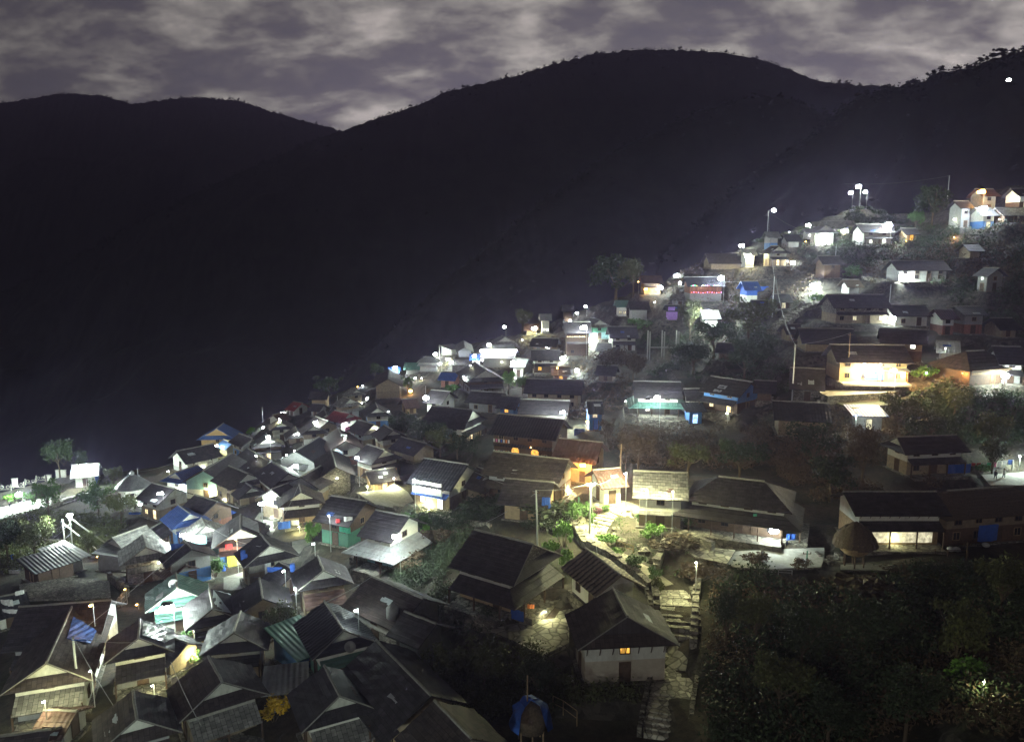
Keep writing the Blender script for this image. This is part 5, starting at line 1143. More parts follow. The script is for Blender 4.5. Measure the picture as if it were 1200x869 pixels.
cable('cable from the mast at upper right to the crest', pH, pH + Vector((-30, 6, -2)), .03)
cable('cable spanning the long diagonal roof', gp_(200, 775, 7), gp_(236, 850, 7), .03)
for i, (a_, b_, lb) in enumerate([((305, 640), (240, 612), 'cable over the court towards the white wall lamp'), ((305, 640), (350, 568), 'cable from the court up to the swept-court house'), ((308, 592), (268, 530), 'cable from the lane lamp to the stepped dark roof'), ((308, 592), (392, 548), 'cable from the lane lamp to the stone gable'),
    ((86, 608), (150, 620), 'cable from the floodlight tower to the pale plastered roof'), ((86, 608), (24, 652), 'cable from the floodlight tower to the left edge'), ((164, 552), (206, 540), 'cable from the round hut pole to the arched white house'), ((396, 466), (366, 494), 'cable from the slim white pole down to the gabled house'),
    ((630, 576), (556, 618), 'cable from the leaning grey pole to the dark roof corner'), ((630, 576), (548, 548), 'cable from the leaning grey pole to the guest house'), ((905, 326), (846, 330), 'cable from the utility pole to the coloured lights'), ((691, 568), (650, 566), 'short cable from the path pole to the corner shop'),
    ((94, 748), (160, 752), 'cable from the solar pole across to the next gable'), ((200, 668), (302, 676), 'cable sagging between the teal roof and the white-ridged roof'), ((380, 706), (436, 675), 'cable between the green veranda house and the curved black roof')]):
    pa, _, _, _ = snap(a_[0], a_[1], .6); pb, _, _, _ = snap(b_[0], b_[1], .6)
    if (pa - pb).length < 70: cable(lb, pa, pb, .03, .03)
# lamp tower at left: three tall posts with bracing
def tower():
    p = gp_(86, 652); T = empty('lamp_tower', p); tag(T, 'white braced floodlight tower above the striped metal shed', 'tower')
    h = 5.5
    for k in range(12):
        q = proj((p.x, p.y, p.z + h)); h *= (652 - 606) / max(3, 652 - q[1])
    for (dx, dy) in ((-1.2, 0), (0, 0)): MB().tube([(dx, dy, -.5), (dx, dy, h * (.95 if dx else 1))], .11, 6).build('post', 'plaster', T)
    MB().tube([(0, 0, h), (2.8, .8, h * .55), (5.4, 1.5, 1.2)], .12, 6).build('stay', 'plaster', T)
    MB().tube([(-1.2, 0, h * .85), (1.3, .6, h * .45), (3.4, 1., .8)], .10, 6).build('stay', 'plaster', T)
    m = MB()
    for k in range(3): m.tube([(-1.2, 0, h * (.2 + .25 * k)), (0, 0, h * (.35 + .25 * k))], .05, 5)
    m.build('brace', 'metal_pole', T); return p + Vector((0, 0, h)), T
towtop, towT = tower()
# concrete frame of an unfinished building
def frame(label, x, bot, top, w, m='concrete'):
    p = gp_(x, bot); D = p[1]; W = w * D / FPX; h = (bot - top) * D / FPX; T = empty('concrete_frame', p); tag(T, label, 'frame')
    for i in range(3):
        MB().box((-W / 2 + W * i / 2, 0, h / 2 - .3), (.3, .3, h + .6)).build('column', m, T); MB().box((-W / 2 + W * i / 2, 3.2, h / 2 - .3), (.3, .3, h + .6)).build('column', m, T)
    for k in (.42,): MB().box((0, -.16, h * k), (W + .3, .2, .3)).build('beam', m, T)
frame('unfinished concrete pillars and beam beside the arched-window house', 778, 420, 388, 34)

# ---------------------------------------------------------------- special buildings
def granary():
    p = gp_(1000, 664); s = p[1] / FPX; T = empty('granary', p, .2); tag(T, 'round thatched granary raised on wooden stilts beside the floodlit yard', 'granary')
    for i in range(6):
        a = i * 1.047; MB().tube([(math.cos(a) * 1.1, math.sin(a) * 1.1, -.4), (math.cos(a) * 1.1, math.sin(a) * 1.1, 1.75)], .08, 6).build('stilt', 'wood', T)
    def rough(m, a, sd=3):
        r = random.Random(sd); m.v = [v * (1 + r.uniform(-a, a)) for v in m.v]; return m
    rough(MB().lathe([(0, 1.6), (1.1, 1.62), (1.5, 2.0), (1.8, 2.6), (1.85, 3.2)], 22), .02).build('basket', 'wood_pale', T)
    r = random.Random(2); m = MB()
    for k in range(26):
        a = k * 6.2832 / 26
        for j in range(5):
            r0, z0 = [(2.35, 2.75), (2.15, 3.4), (1.75, 4.0), (1.2, 4.55), (.6, 4.95)][j]; r1, z1 = [(2.1, 3.5), (1.7, 4.1), (1.15, 4.65), (.55, 5.05), (.05, 5.3)][j]; z0 -= r.uniform(0, .25); w = 3.4 * r0 / 26; r0 += r.uniform(-.08, .08)
            c, s_ = math.cos(a), math.sin(a); m.slab((r0 * c + w * s_, r0 * s_ - w * c, z0), (r0 * c - w * s_, r0 * s_ + w * c, z0), (r1 * c - w * .6 * s_, r1 * s_ + w * .6 * c, z1), (r1 * c + w * .6 * s_, r1 * s_ - w * .6 * c, z1), .08, 1, 1)
    m.build('roof', 'thatch', T)
granary()
def bluehay():
    p = gp_(622, 872); T = empty('haystack_shelter', p, .1); tag(T, 'straw stack on posts half covered by a blue tarpaulin at bottom centre', 'haystack')
    for x, y in ((-.9, -.9), (.9, -.9), (-.9, .9), (.9, .9), (0, -1.1)): MB().tube([(x, y, -.4), (x, y, 1.8)], .07, 6).build('post', 'wood_pale', T)
    MB().lathe([(0, 1.5), (1.3, 1.55), (1.5, 2.4), (1.35, 3.2), (.8, 3.7), (0, 3.85)], 14).build('straw', 'thatch', T, True)
    m = MB(); m.lathe([(1.75, 1.9), (1.62, 2.5), (1.45, 3.3), (.9, 3.85), (.02, 4.05)], 14); m.f = [f for k, f in enumerate(m.f) if (k % 14) not in (9, 10, 11)]; rr_ = random.Random(4); m.v = [Vector((v.x * rr_.uniform(.88, 1.14), v.y * rr_.uniform(.88, 1.14), v.z + rr_.uniform(-.12, .12))) for v in m.v]
    m.build('tarpaulin', 'cloth_blue', T); MB().tube([(-.3, 0, 3.8), (-.3, 0, 6.2)], .06, 6).build('centre_pole', 'wood_pale', T)
bluehay()
def roundhut():
    p = gp_(157, 586); s = 1.0; T = empty('round_hut', p); tag(T, 'round white pagoda-like hut with conical roof and finial at far left', 'hut')
    h = 5.6
    MB().lathe([(3.0, -2), (3.0, h * .62)], 20).build('wall', 'plaster', T, True)
    MB().lathe([(3.9, h * .58), (2.2, h * .84), (.5, h * 1.04), (0, h * 1.06)], 20).build('roof', 'tin', T)
    MB().lathe([(.0, h * 1.0), (.45, h * 1.04), (.55, h * 1.12), (.3, h * 1.18), (0, h * 1.22)], 10).build('finial', 'metal_pole', T, True)
    for a in (-2.2, -1.2): opening(T, 'window', (3.0 * math.cos(a), 3.0 * math.sin(a), 1.9), .8, 1.0, (math.cos(a), math.sin(a)))
roundhut()
def fence_panels():
    z = None
    for i, (x, y, w) in enumerate([(6, 574, 14), (22, 571, 12), (36, 567, 12), (48, 563, 10)]):
        p = gp_(x, y); s = p[1] / FPX; T = empty('fence_panel', p, .12); tag(T, ['leftmost white ring-patterned fence panel at far left', 'second white ring-patterned fence panel from the left edge', 'third white ring fence panel, left of the tall panel', 'white ring fence panel nearest the tall screen'][i], 'fence', 'white ring fence panels')
        W = w * s
        for q in range(2): MB().tube([((q - .5) * W * .5 + .5 * W * .28 * math.cos(a * .6283), 0, .75 + W * .14 * math.sin(a * .6283)) for a in range(11)], .06, 5).build('ring', 'plaster', T)
        for q in (-.5, .5): MB().box((q * W, 0, .6), (.14, .14, 1.6)).build('post', 'plaster', T)
        MB().box((0, 0, .15), (W, .1, .1)).build('rail', 'plaster', T)
    for x, y, w, h, lb in ((72, 560, 12, 10, 'tall white screen wall left of the hall'), (58, 564, 5, 8, 'small white pillar block on the terrace'), (18, 570, 6, 10, 'white pillar at the left end of the terrace'), (109, 568, 6, 7, 'small white cabinet at the hall terrace end')):
        p = gp_(x, y); s = p[1] / FPX; o = MB().box((0, 0, h * s / 2), (w * s, .4, h * s)).box((0, 0, h * s + .05), (w * s + .2, .6, .12)).box((0, -.05, .1), (w * s + .14, .55, .24)).build('screen_wall', 'plaster', None, loc=p); tag(o, lb, 'wall', 'white terrace structures')
fence_panels()
# ---------------------------------------------------------------- cloth, tarpaulins, small goods
def snap(x, y, back=.25):
    """first built surface behind a pixel"""
    d = Vector(ray(x, y)).normalized(); ok, loc, nor, idx, ob, mt = sc.ray_cast(DG, Vector((0, 0, 0)) + d * 2, d)
    if not ok: return gp_(x, y), Vector((0, 0, 1)), d, False
    return loc - d * back, nor, d, True
bpy.context.view_layer.update(); DG = bpy.context.evaluated_depsgraph_get()
def cloth(label, x, y, w, h, m, cat='cloth', name='hung_cloth', up=False):
    p, n, d, ok = snap(x, y, .35); s = p.dot(Vector(fw)) / FPX; W, Hh = w * s, h * s; mb = MB(); r = random.Random(int(x + y)); k = 6
    rz = math.atan2(n.y, n.x) + math.pi / 2 if abs(n.z) < .8 else 0
    rows = []
    for j in range(3): rows.append([(W * (i / k - .5), .06 * math.sin(i * 2.1 + j) , (Hh * (.5 - j / 2)) * (1 + r.uniform(-.06, .06))) for i in range(k + 1)])
    for j in range(2):
        for i in range(k): mb.quad(rows[j][i], rows[j][i + 1], rows[j + 1][i + 1], rows[j + 1][i])
    o = mb.build(name, m, None, loc=p); o.rotation_euler = (0, 0, rz)
    so = o.modifiers.new('thick', 'SOLIDIFY'); so.thickness = .03
    tag(o, label, cat, 'cloths hung in the village')
cloth('bright blue cloth hanging by the hut doorways above the pale yard', 606, 720, 18, 13, 'cloth_blue')
cloth('orange cloth hanging right of the blue one above the pale yard', 622, 711, 8, 7, 'cloth_orange')
cloth('blue plastic sheet hung below the corner shop', 640, 589, 10, 14, 'cloth_blue')
cloth('blue cloth hung by the wall lamp of the hip-roofed house', 927, 631, 11, 12, 'cloth_blue')
cloth('large blue tarpaulin hung at the thatched house', 1158, 624, 26, 20, 'cloth_blue')
cloth('dark blue sheet covering the lower right wall of the long house', 1124, 549, 30, 11, 'cloth_blue')
cloth('blue curtain on the tan wall left of the swept court', 333, 615, 14, 9, 'cloth_blue')
cloth('pale cloths drying on the tan wall by the swept court', 346, 614, 9, 10, 'cloth_white')
cloth('blue cloth beside the yellow door of the court house', 286, 653, 8, 9, 'cloth_blue')
cloth('pale door cloth of the court house', 272, 656, 11, 15, 'cloth_yellow')
cloth('light blue barrels cover beside the court lamp', 322, 667, 18, 6, 'cloth_blue')
cloth('white sheet hanging right of the court lamp', 314, 664, 7, 16, 'cloth_white')
cloth('red cloth among the colourful washing under the dark roof', 396, 610, 5, 5, 'cloth_red')
cloth('white washing under the dark roof of green shutters', 408, 608, 10, 6, 'cloth_white')
cloth('green sheet below the colourful washing', 404, 620, 16, 8, 'cloth_green')
cloth('dark red cloth on the wall of the court house', 268, 640, 8, 6, 'cloth_red')
cloth('blue awning edge beneath the left lamp', 158, 602, 14, 4, 'cloth_blue')
cloth('blue sheet hung beneath the white wall lamp at left', 208, 641, 15, 9, 'cloth_blue')
cloth('light blue wall sheet left of the court house', 233, 632, 18, 10, 'teal_wall')
cloth('blue sheet on the right end of the dark hotel', 679, 507, 12, 10, 'cloth_blue')
cloth('blue cloths hanging by the orange lamp on the steps', 698, 497, 5, 12, 'cloth_blue')
cloth('red cloth under the awning of the long right house', 885, 603, 0.1 + 4, 3, 'cloth_green')
cloth('blue roll-down sheet at the stall right of the granary', 893, 339, 14, 7, 'cloth_blue')
cloth('purple curtain on the little upper house', 787, 363, 8, 7, 'cloth_purple')
cloth('white tarpaulin edge beside the red tin roof', 403, 511, 7, 5, 'cloth_white')
cloth('pink-lit cloth at the brown-roofed house', 407, 503, 6, 6, 'cloth_pink')
cloth('blue flag-like cloth at the left edge hut', 13, 654, 6, 9, 'cloth_blue')
cloth('white washing at the left edge under the stall', 17, 671, 13, 7, 'cloth_white')
cloth('white tarpaulin heaped at the left edge', 8, 706, 14, 8, 'cloth_white')
cloth('second white tarpaulin heap below the first at the left edge', 12, 716, 18, 5, 'cloth_white')
cloth('small pale banner on the stall terrace', 23, 694, 9, 5, 'cloth_white')
def lean_sheet(label, pxs, m, lift=.12, name='roof_sheet'):
    """a loose sheet lying on whatever roof is under its corners"""
    P = []
    for x, y in pxs:
        p, n, d, ok = snap(x, y, lift); P.append(p)
    c0 = sum(P, Vector()) / 4; Q = [p - c0 for p in P]; mb = MB(); r = random.Random(5)
    n = (Q[1] - Q[0]).cross(Q[3] - Q[0]).normalized(); n = n if n.z > 0 else -n
    mb.slab(Q[0] + n * .05, Q[1] + n * .05, Q[2] + n * .05, Q[3] + n * .05, .03, 6, 4, .01, .06, r); tag(mb.build(name, m, None, loc=c0), label, 'sheet', 'loose sheets on roofs')
lean_sheet('blue plastic sheet patched on the brown roof at bottom left', [(78, 748), (106, 754), (113, 739), (86, 722)], 'tin_blue')
lean_sheet('crumpled pale plastic sheet on the dark roof left of the white ridge', [(248, 714), (271, 718), (270, 696), (250, 691)], 'tarp_pale')
lean_sheet('shiny crumpled metal sheet on the right slope of the court house', [(284, 616), (304, 624), (302, 612), (284, 604)], 'tin')
lean_sheet('pale corrugated sheet on the roof right of the bright gable', [(166, 744), (193, 753), (194, 740), (168, 728)], 'tin')
lean_sheet('small blue skylight sheet on the brown roof behind the stone gable', [(392, 528), (402, 533), (401, 529), (394, 525)], 'tin_blue')
lean_sheet('grey sheet awning around the lamp at centre left', [(338, 548), (358, 552), (362, 544), (344, 543)], 'tin')
def post_item(label, x, y, kind):
    p, n, d, ok = snap(x, y, .1); T = None
    if abs(n.z) < .6 and kind != 'dish': p = gp_(x, y)
    if kind == 'barrel': o = MB().lathe([(.0, 0), (.3, 0), (.33, .3), (.33, .7), (.3, .95), (0, .95)], 12).build('barrel', 'cloth_blue', None, True, p - Vector((0, 0, .1))); tag(o, label, 'barrel', 'blue water barrels')
    if kind == 'tank': o = MB().lathe([(.0, 0), (.6, 0), (.62, 1.0), (.35, 1.25), (.2, 1.4), (0, 1.4)], 14).build('water_tank', 'grey_wall', None, True, p - Vector((0, 0, .1))); tag(o, label, 'tank', 'water tanks')
    if kind == 'sack': o = MB().ball((0, 0, .25), .45, 8, .6).build('sack', 'cloth_white', None, True, p - Vector((0, 0, .05))); tag(o, label, 'sack', 'white sacks')
    if kind == 'dish':
        o = MB().lathe([(.02, 0), (.35, .06), (.55, .2)], 14).build('satellite_dish', 'grey_wall', None, True, p); o.rotation_euler = (R(50), 0, R(20)); tag(o, label, 'dish', 'satellite dishes')
        o.modifiers.new('thick', 'SOLIDIFY').thickness = .03; MB().tube([(0, 0, 0), (0, -.3, -.6)], .03, 5).build('mount', 'dark_metal', o)
for lb, x, y, k in [('blue barrel on the balcony of the court house', 285, 652, 'barrel'), ('blue barrel left of the yellow door cloth', 262, 668, 'barrel'), ('blue barrel right of the court lamp', 343, 668, 'barrel'), ('dark barrel-shaped tank in the dark lane below the porch roof', 460, 722, 'tank'), ('second dark tank right of the first in the dark lane', 484, 720, 'tank'),
     ('white sack left of three on the pale lane', 310, 612, 'sack'), ('white sack in the middle of the pale lane', 314, 618, 'sack'), ('white sack at the lower end of the pale lane', 316, 626, 'sack'), ('pale sack beside the cattle shed', 1114, 645, 'sack'), ('second pale sack beside the cattle shed', 1121, 645, 'sack'), ('pale sack under the blue tarpaulin', 1155, 640, 'sack'),
     ('white sack at the dark garden edge', 668, 797, 'sack'), ('grey dish on the green veranda house at lower left', 410, 758, 'dish'), ('dark dish on the roof beside the teal roof', 203, 684, 'dish')]: post_item(lb, x, y, k)
# prayer flags and light strings
def flags(label, a, b, n, cols, s=.5):
    a, b = Vector(a), Vector(b); T = empty('prayer_flags', a); tag(T, label, 'flags'); L = (b - a).length
    f = lambda t: (b - a) * t - Vector((0, 0, .25 * L * t * (1 - t) * .5))
    MB().tube([f(i / 12) for i in range(13)], .02, 4).build('string', 'cable_mat', T)
    d = (b - a).normalized()
    for i in range(n):
        p = f((i + .5) / n); MB().box((p.x, p.y, p.z - s * .5), (s * .8, .03, s), math.atan2(d.y, d.x)).build('flag', cols[i % len(cols)], T)
q0 = Vector(hit(1136, 541, 0)); 
flags('string of coloured prayer flags over the plaza at the right edge', ray(1138, 542) * (122 / ray(1138, 542)[1]), ray(1187, 538) * (122 / ray(1187, 538)[1]), 8, ['cloth_red', 'cloth_red', 'cloth_white', 'cloth_green', 'cloth_pink', 'cloth_white', 'cloth_white', 'cloth_blue'], .8)
for lb, x in (('left post carrying the prayer flags', 1138), ('right post carrying the prayer flags', 1187)): 
    v = Vector(ray(x, 541) * (122 / ray(x, 541)[1])); gz = g1(v.x, v.y); tag(MB().tube([(0, 0, 0), (0, 0, v.z - gz + .3)], .07, 6).build('flag_post', 'metal_pole', None, loc=(v.x, v.y, gz)), lb, 'post', 'posts of the prayer flags')
def strings():
    h = [x for x in HOUSES if 'coloured light strings' in x['label']][0]; T = h['o']; fs, hx, hy = h['fs'], h['hx'], h['hy']; sgn = 1
    cols = ['led_green', 'led_green', 'led_red', 'led_yellow', 'led_blue', 'led_pink', 'bulb_white', 'led_red', 'led_blue', 'led_pink', 'led_green', 'led_yellow']
    for row, z in enumerate((4.3, 2.5)):
        for i in range(18 if row == 0 else 14):
            MB().ball((-hx + 2 * hx * (i + .5) / (18 if row == 0 else 14), fs * (hy + (.6 if row == 0 else .9)), z + .1 * math.sin(i)), .16 if row == 0 else .1, 6).build('coloured_bulb', cols[(i * 5 + row) % 12] if row == 0 else ['led_red', 'led_pink'][i % 2], T)
strings()
def bulbrow():
    h = [x for x in HOUSES if 'balcony house hung' in x['label']][0]; T = h['o']; fs, hx, hy = h['fs'], h['hx'], h['hy']
    for i in range(11): MB().ball((-hx + 1.6 * hx * i / 10, fs * (hy + .85), 5.6), .16, 6).build('hanging_bulb', 'lit_warm', T)
bulbrow()
def arches():
    h = [x for x in HOUSES if 'with white arches' in x['label']][0]; T = h['o']; fs, hx, hy = h['fs'], h['hx'], h['hy']
    for i in range(5):
        x = -hx + 2 * hx * (i + .5) / 5; MB().prism([(x - .75, fs * (hy + .02), 1.2), (x + .75, fs * (hy + .02), 1.2), (x + .75, fs * (hy + .02), 2.2), (x + .4, fs * (hy + .02), 2.7), (x - .4, fs * (hy + .02), 2.7), (x - .75, fs * (hy + .02), 2.2)], (0, fs * .06, 0)).build('arch', 'gable_plaster', T)
arches()
# people on the far-left road and the right plaza
def person_mesh(seed):
    r = random.Random(seed); J = {}
    me = bpy.data.meshes.new('person'); sw = r.uniform(-.12, .12)
    V = [(0, 0, .95, .15), (0, 0, 1.15, .15), (0, 0, 1.38, .17), (0, 0, 1.5, .07), (0, .0, 1.6, .09), (0, 0, 1.70, .085),
         (.11, 0, .88, .1), (.13, sw, .48, .065), (.13, sw * .6, .08, .05), (.13, sw * .6 - .14, .04, .045), (-.11, 0, .88, .1), (-.13, -sw, .48, .065), (-.13, -sw, .08, .05), (-.13, -sw - .14, .04, .045),
         (.19, 0, 1.4, .065), (.25, .05, 1.12, .045), (.24, -.1, .88, .035), (.24, -.14, .80, .04), (-.19, 0, 1.4, .065), (-.25, .03, 1.12, .045), (-.25, -.06, .88, .035), (-.25, -.1, .80, .04)]
    E = [(0, 1), (1, 2), (2, 3), (3, 4), (4, 5), (0, 6), (6, 7), (7, 8), (8, 9), (0, 10), (10, 11), (11, 12), (12, 13), (2, 14), (14, 15), (15, 16), (16, 17), (2, 18), (18, 19), (19, 20), (20, 21)]
    me.from_pydata([v[:3] for v in V], E, []); o = bpy.data.objects.new('person', me); C.objects.link(o)
    o.modifiers.new('s', 'SKIN'); sv = me.skin_vertices[0].data
    for i, v in enumerate(V): sv[i].radius = (v[3], v[3])
    sv[0].use_root = True; o.modifiers.new('sub', 'SUBSURF').levels = 1
    dg = bpy.context.evaluated_depsgraph_get(); m2 = bpy.data.meshes.new_from_object(o.evaluated_get(dg)); bpy.data.objects.remove(o)
    m2.materials.clear()
    for n_ in ('skin', r.choice(['cloth_white', 'cloth_red', 'cloth_blue', 'cloth_dark']), 'cloth_dark'): m2.materials.append(M[n_])
    for p in m2.polygons: z = p.center.z; p.material_index = 0 if (z > 1.47 or (z < .9 and abs(p.center.x) > .2)) else (1 if z > .9 else 2)
    return m2
PMS = [person_mesh(s) for s in range(3)]
for i, (x, y, lb) in enumerate([(12, 597, 'standing person in dark clothes, left of the group on the glaring road'), (20, 595, 'standing person at the middle of the glaring road'), (29, 592, 'standing person right of the group on the glaring road'), (1166, 563, 'person standing at the left of the prayer-flag plaza'), (1176, 561, 'person in blue near the middle of the prayer-flag plaza')]):
    p = gp_(x, y); o = bpy.data.objects.new('person', PMS[i % 3]); C.objects.link(o); o.location = p + Vector((0, 0, .02)); o.rotation_euler = (0, 0, i * 1.7); tag(o, lb, 'person', 'people on the lit plazas')
    hr = MB().ball((0, .02, 1.72), .115, 8, .9).build('hair', 'hair', o, True)
    MB().ball((0, -.1, 1.64), .02, 5).build('nose', 'skin', o)
# handrail on the path, bench at the floodlit yard
def rail(label, pts, h=.9, m='wood_pale'):
    W = [gp_(*p) for p in pts]; c = W[0]; T = empty('handrail', c); tag(T, label, 'handrail', 'wooden handrails')
    for p in W: MB().tube([p - c - Vector((0, 0, .3)), p - c + Vector((0, 0, h))], .05, 5).build('post', m, T)
    for q in (h, h * .5): MB().tube([p - c + Vector((0, 0, q)) for p in W], .035, 5).build('rail', m, T)
rail('thin wooden handrail along the lit path', [(722, 640), (732, 645), (742, 648)])
rail('wooden garden rail below the pale yard at bottom centre', [(648, 832), (660, 838), (676, 850)], 1.4)
rail('low pale rail along the front of the floodlit yard', [(890, 672), (912, 673), (928, 674)], .6, 'concrete')
rail('fence rail beside the cattle shed at right', [(1096, 650), (1110, 652), (1134, 652)], .8, 'wood')

# ---------------------------------------------------------------- lamps: a bulb in a holder on the wall, roof edge or pole it lights
bpy.context.view_layer.update(); DG = bpy.context.evaluated_depsgraph_get()
LMPK = 12.5
COL = dict(w=(.82, 1., .89), c=(.72, .88, 1.), y=(1., 1., .52), a=(1., .78, .36), o=(1., .50, .13))
BALL = {}
def bulb_at(T, loc, kind, r):
    key = (kind, round(r, 2))
    sh = int(abs(r * 977)) % 3 if r > .2 else 0; v = rnd.random()
    if r > .2 and v < .38: key = ('p', kind, round(r, 1)); BALL.setdefault(key, MB().box((0, 0, 0), (r * 2.1, r * 1.1, r * .8)).box((r * .3, 0, r * .5), (r * .9, r * .9, r * .5)))
    elif r > .2 and v < .62: key = ('d', kind, round(r, 1)); BALL.setdefault(key, MB().ball((-r * .55, 0, 0), r * .62, 8).ball((r * .5, 0, r * .15), r * .72, 8))
    if key not in BALL: BALL[key] = MB().ball((0, 0, 0), r, 10, .8)
    o = BALL[key].build('bulb', {'o': 'bulb_orange'}.get(kind, 'bulb_white'), T, True, loc); o.visible_shadow = True
    return o
def lamp(label, x, y, P=400, kind='w', r=.17, back=.9, at=None, name='wall_lamp', base=None, drop=None, stand=False):
    d = Vector(ray(x, y)).normalized()
    if r > .18: r *= 1.55 if y > 480 else 1.95  # larger bulbs are inflated to imitate the bloom round each lamp
    nor = Vector((0, 0, 1)); surf = None
    if at is not None: loc = Vector(at)
    else:
        ok, hitp, nor, idx, ob, mt = sc.ray_cast(DG, d * 3, d)
        if base:          # standing on its own pole whose foot is at pixel row base
            g = gp_(x, base); loc = d * (g.y / d.y)
        else:
            if not ok or hitp.length > 420: hitp = gp_(x, y + 6); nor = Vector((0, 0, 1)); 
            surf = hitp; loc = hitp - d * back
            if abs(nor.z) < .6:   # wall: hang off it
                nn = nor if nor.dot(d) < 0 else -nor; loc = hitp - d * back
            else: loc = hitp - d * min(4.5, back * 3)
    T = empty(name, loc); tag(T, label, 'lamp', 'lamps glowing across the village')
    bulb_at(T, (0, 0, 0), kind, r)
    MB().lathe([(.02, r + .10), (r * .7, r + .06), (r * 1.1, r - .03)], 8).build('lamp_shade', 'dark_metal', T)
    ok, dn, n2, _, _, _ = sc.ray_cast(DG, loc + Vector((0, 0, -r - .02)), Vector((0, 0, -1)), distance=30)
    if surf is not None and abs(nor.z) < .6:
        MB().tube([(0, 0, r + .08), tuple(surf - loc + Vector((0, 0, r + .15)))], .025, 5).build('bracket', 'dark_metal', T)
    elif at is None or stand:
        zb = (dn - loc).z if ok else -3; k = r + .05
        MB().tube([(k, .1, zb - .1), (k, .1, r + .05), (0, 0, r + .09)], .045, 5).build('post', 'metal_pole', T)
    l = bpy.data.lights.new('glow', 'POINT'); l.energy = P * LMPK; l.color = COL[kind]; l.shadow_soft_size = r + .03
    lo = bpy.data.objects.new('glow', l); C.objects.link(lo); lo.parent = T
    return T
def L(x, y, P, label, **k): return lamp(label, x, y, P, **k)
def fpt(key, x, y, off):
    h = [q for q in HOUSES if q['label'].startswith(key)][0]; n = Vector((-math.sin(h['a']), math.cos(h['a']), 0)) * h['fs']; c = Vector(h['c']) + n * (h['hy'] + off); d = Vector(ray(x, y))
    return d * (c.dot(n) / d.dot(n))
# bottom left and the crowded quarter
L(196, 713, 1200, 'brightest white floodlight under the teal-roofed gable', r=.4, back=1.3)
L(105, 786, 45, 'small lamp behind the solar pole lighting a narrow wall', kind='y', r=.08)
L(50, 822, 110, 'hidden lamp lighting the pale wall under the bright gable end', kind='y', r=.08, back=1.2)
L(178, 803, 60, 'dim lamp under the veranda roof left of the yellow flowers', kind='y', r=.07)
L(106, 709, 12, 'orange bulb at the foot of the market terrace', kind='o', r=.16)
L(301, 655, 1500, 'white court lamp on its pole beside blue walls', r=.26, at=pM)
L(214, 627, 1500, 'white wall lamp over blue walls at left', r=.26, back=1.4)
L(302, 589, 800, 'white lamp on the lane pole above the sacks', r=.28, at=pL)
L(464, 628, 850, 'white lamp over the corrugated porch corner', r=.24, back=1.3)
L(346, 546, 900, 'white lamp over the grey sheet awning', r=.3, back=1.0)
L(418, 536, 220, 'small white lamp right of the stone gable', r=.2)
L(451, 549, 25, 'tiny white bulb above the wooden row', r=.09)
L(461, 560, 260, 'lamp inside the lit doorway on the paved lane', kind='y', r=.08, back=.8)
L(485, 562, 500, 'lamp at the left end of the guest house veranda', r=.1, back=1.0)
L(500, 592, 130, 'lamp at the guest house ground floor door', kind='y', r=.07)
L(430, 570, 300, 'lane lamp lighting the paved lane', kind='y', r=.06, back=2.2)
L(332, 669, 40, 'round white globe on the court wall', r=.13)
L(188, 534 + 44, 260, 'white bulb beside the round hut shops', r=.24)
L(165, 591, 900, 'white lamp over the blue awning at left', r=.32, back=1.2)
L(86, 605, 1200, 'white lamp on top of the floodlight tower', r=.28, at=towtop + Vector((0, 0, .35)))
L(22, 579, 4200, 'glaring floodlight on the far left road', r=.45, base=592)
L(96, 546, 2600, 'glaring lamp at the white hall with the blue gable', r=.38, back=1.6)
L(254, 522, 500, 'glowing light in the doorway under the orange gable', kind='y', r=.2)
L(246, 575, 160, 'warm lamp in the doorway beneath the stepped roof', kind='y', r=.12)
L(213, 570, 200, 'lamp over the turquoise wall at left', r=.08)
L(114, 652, 6, 'orange bulb left of three in the small lane at left', kind='o', r=.1)
L(146, 690, 5, 'orange bulb above the teal-roofed house', kind='o', r=.1)
L(160, 708, 12, 'round orange bulb left of the brightest floodlight', kind='o', r=.14)
L(385, 604, 160, 'lamp above the colourful washing', r=.07)
L(350, 617, 120, 'lamp on the tan wall by the swept court', kind='y', r=.06)
L(276, 632, 60, 'small reddish lamp on the court house balcony', kind='o', r=.08)
L(345, 690, 200, 'unseen lamp lighting the white band by the round porch', r=.06)
L(228, 766, 60, 'lamp over the small lit doorway with ferns', r=.06, kind='y')
L(417, 715, 60, 'white hanging lamp between the dark roofs', r=.16)
# skyline, left to centre
L(314, 512, 420, 'lower of the two white skyline lamps at left', r=.26)
L(308, 501, 300, 'middle white skyline lamp at left', r=.22)
L(331, 478, 600, 'white lamp with bright wall on the left skyline', r=.32, back=1.2)
L(327, 491, 250, 'lamp lighting the glowing shed wall on the skyline', kind='y', r=.12)
L(370, 495, 600, 'white lamp above the white-banded gable', r=.32)
L(404, 513, 200, 'white lamp by the brown roof eaves', r=.15)
L(407, 497, 160, 'pinkish lamp beyond the brown roof', r=.12)
L(431, 467, 420, 'white lamp right of the two-tier house', r=.3)
L(425, 452, 160, 'lamp of the blue-white skyline doorway', kind='c', r=.15)
L(419, 453, 10, 'small pinkish bulb beside the skyline doorway', kind='o', r=.15)
L(481, 458, 200, 'orange street lamp above the porch house', kind='o', r=.28, back=2.4)
L(499, 466, 900, 'white street lamp in front of the pale wall', r=.36, back=1.6)
L(463, 431, 600, 'white lamp on the skyline kiosk', r=.34)
L(486, 443, 60, 'small round white lamp below the skyline roofs', r=.2)
L(494, 443, 60, 'small warm lamp below the skyline roofs', kind='y', r=.16)
L(510, 415, 900, 'white pole lamp at the left end of the crest lamps', r=.36, base=424)
L(525, 421, 400, 'warm white crest lamp right of the pole lamp', kind='y', r=.3)
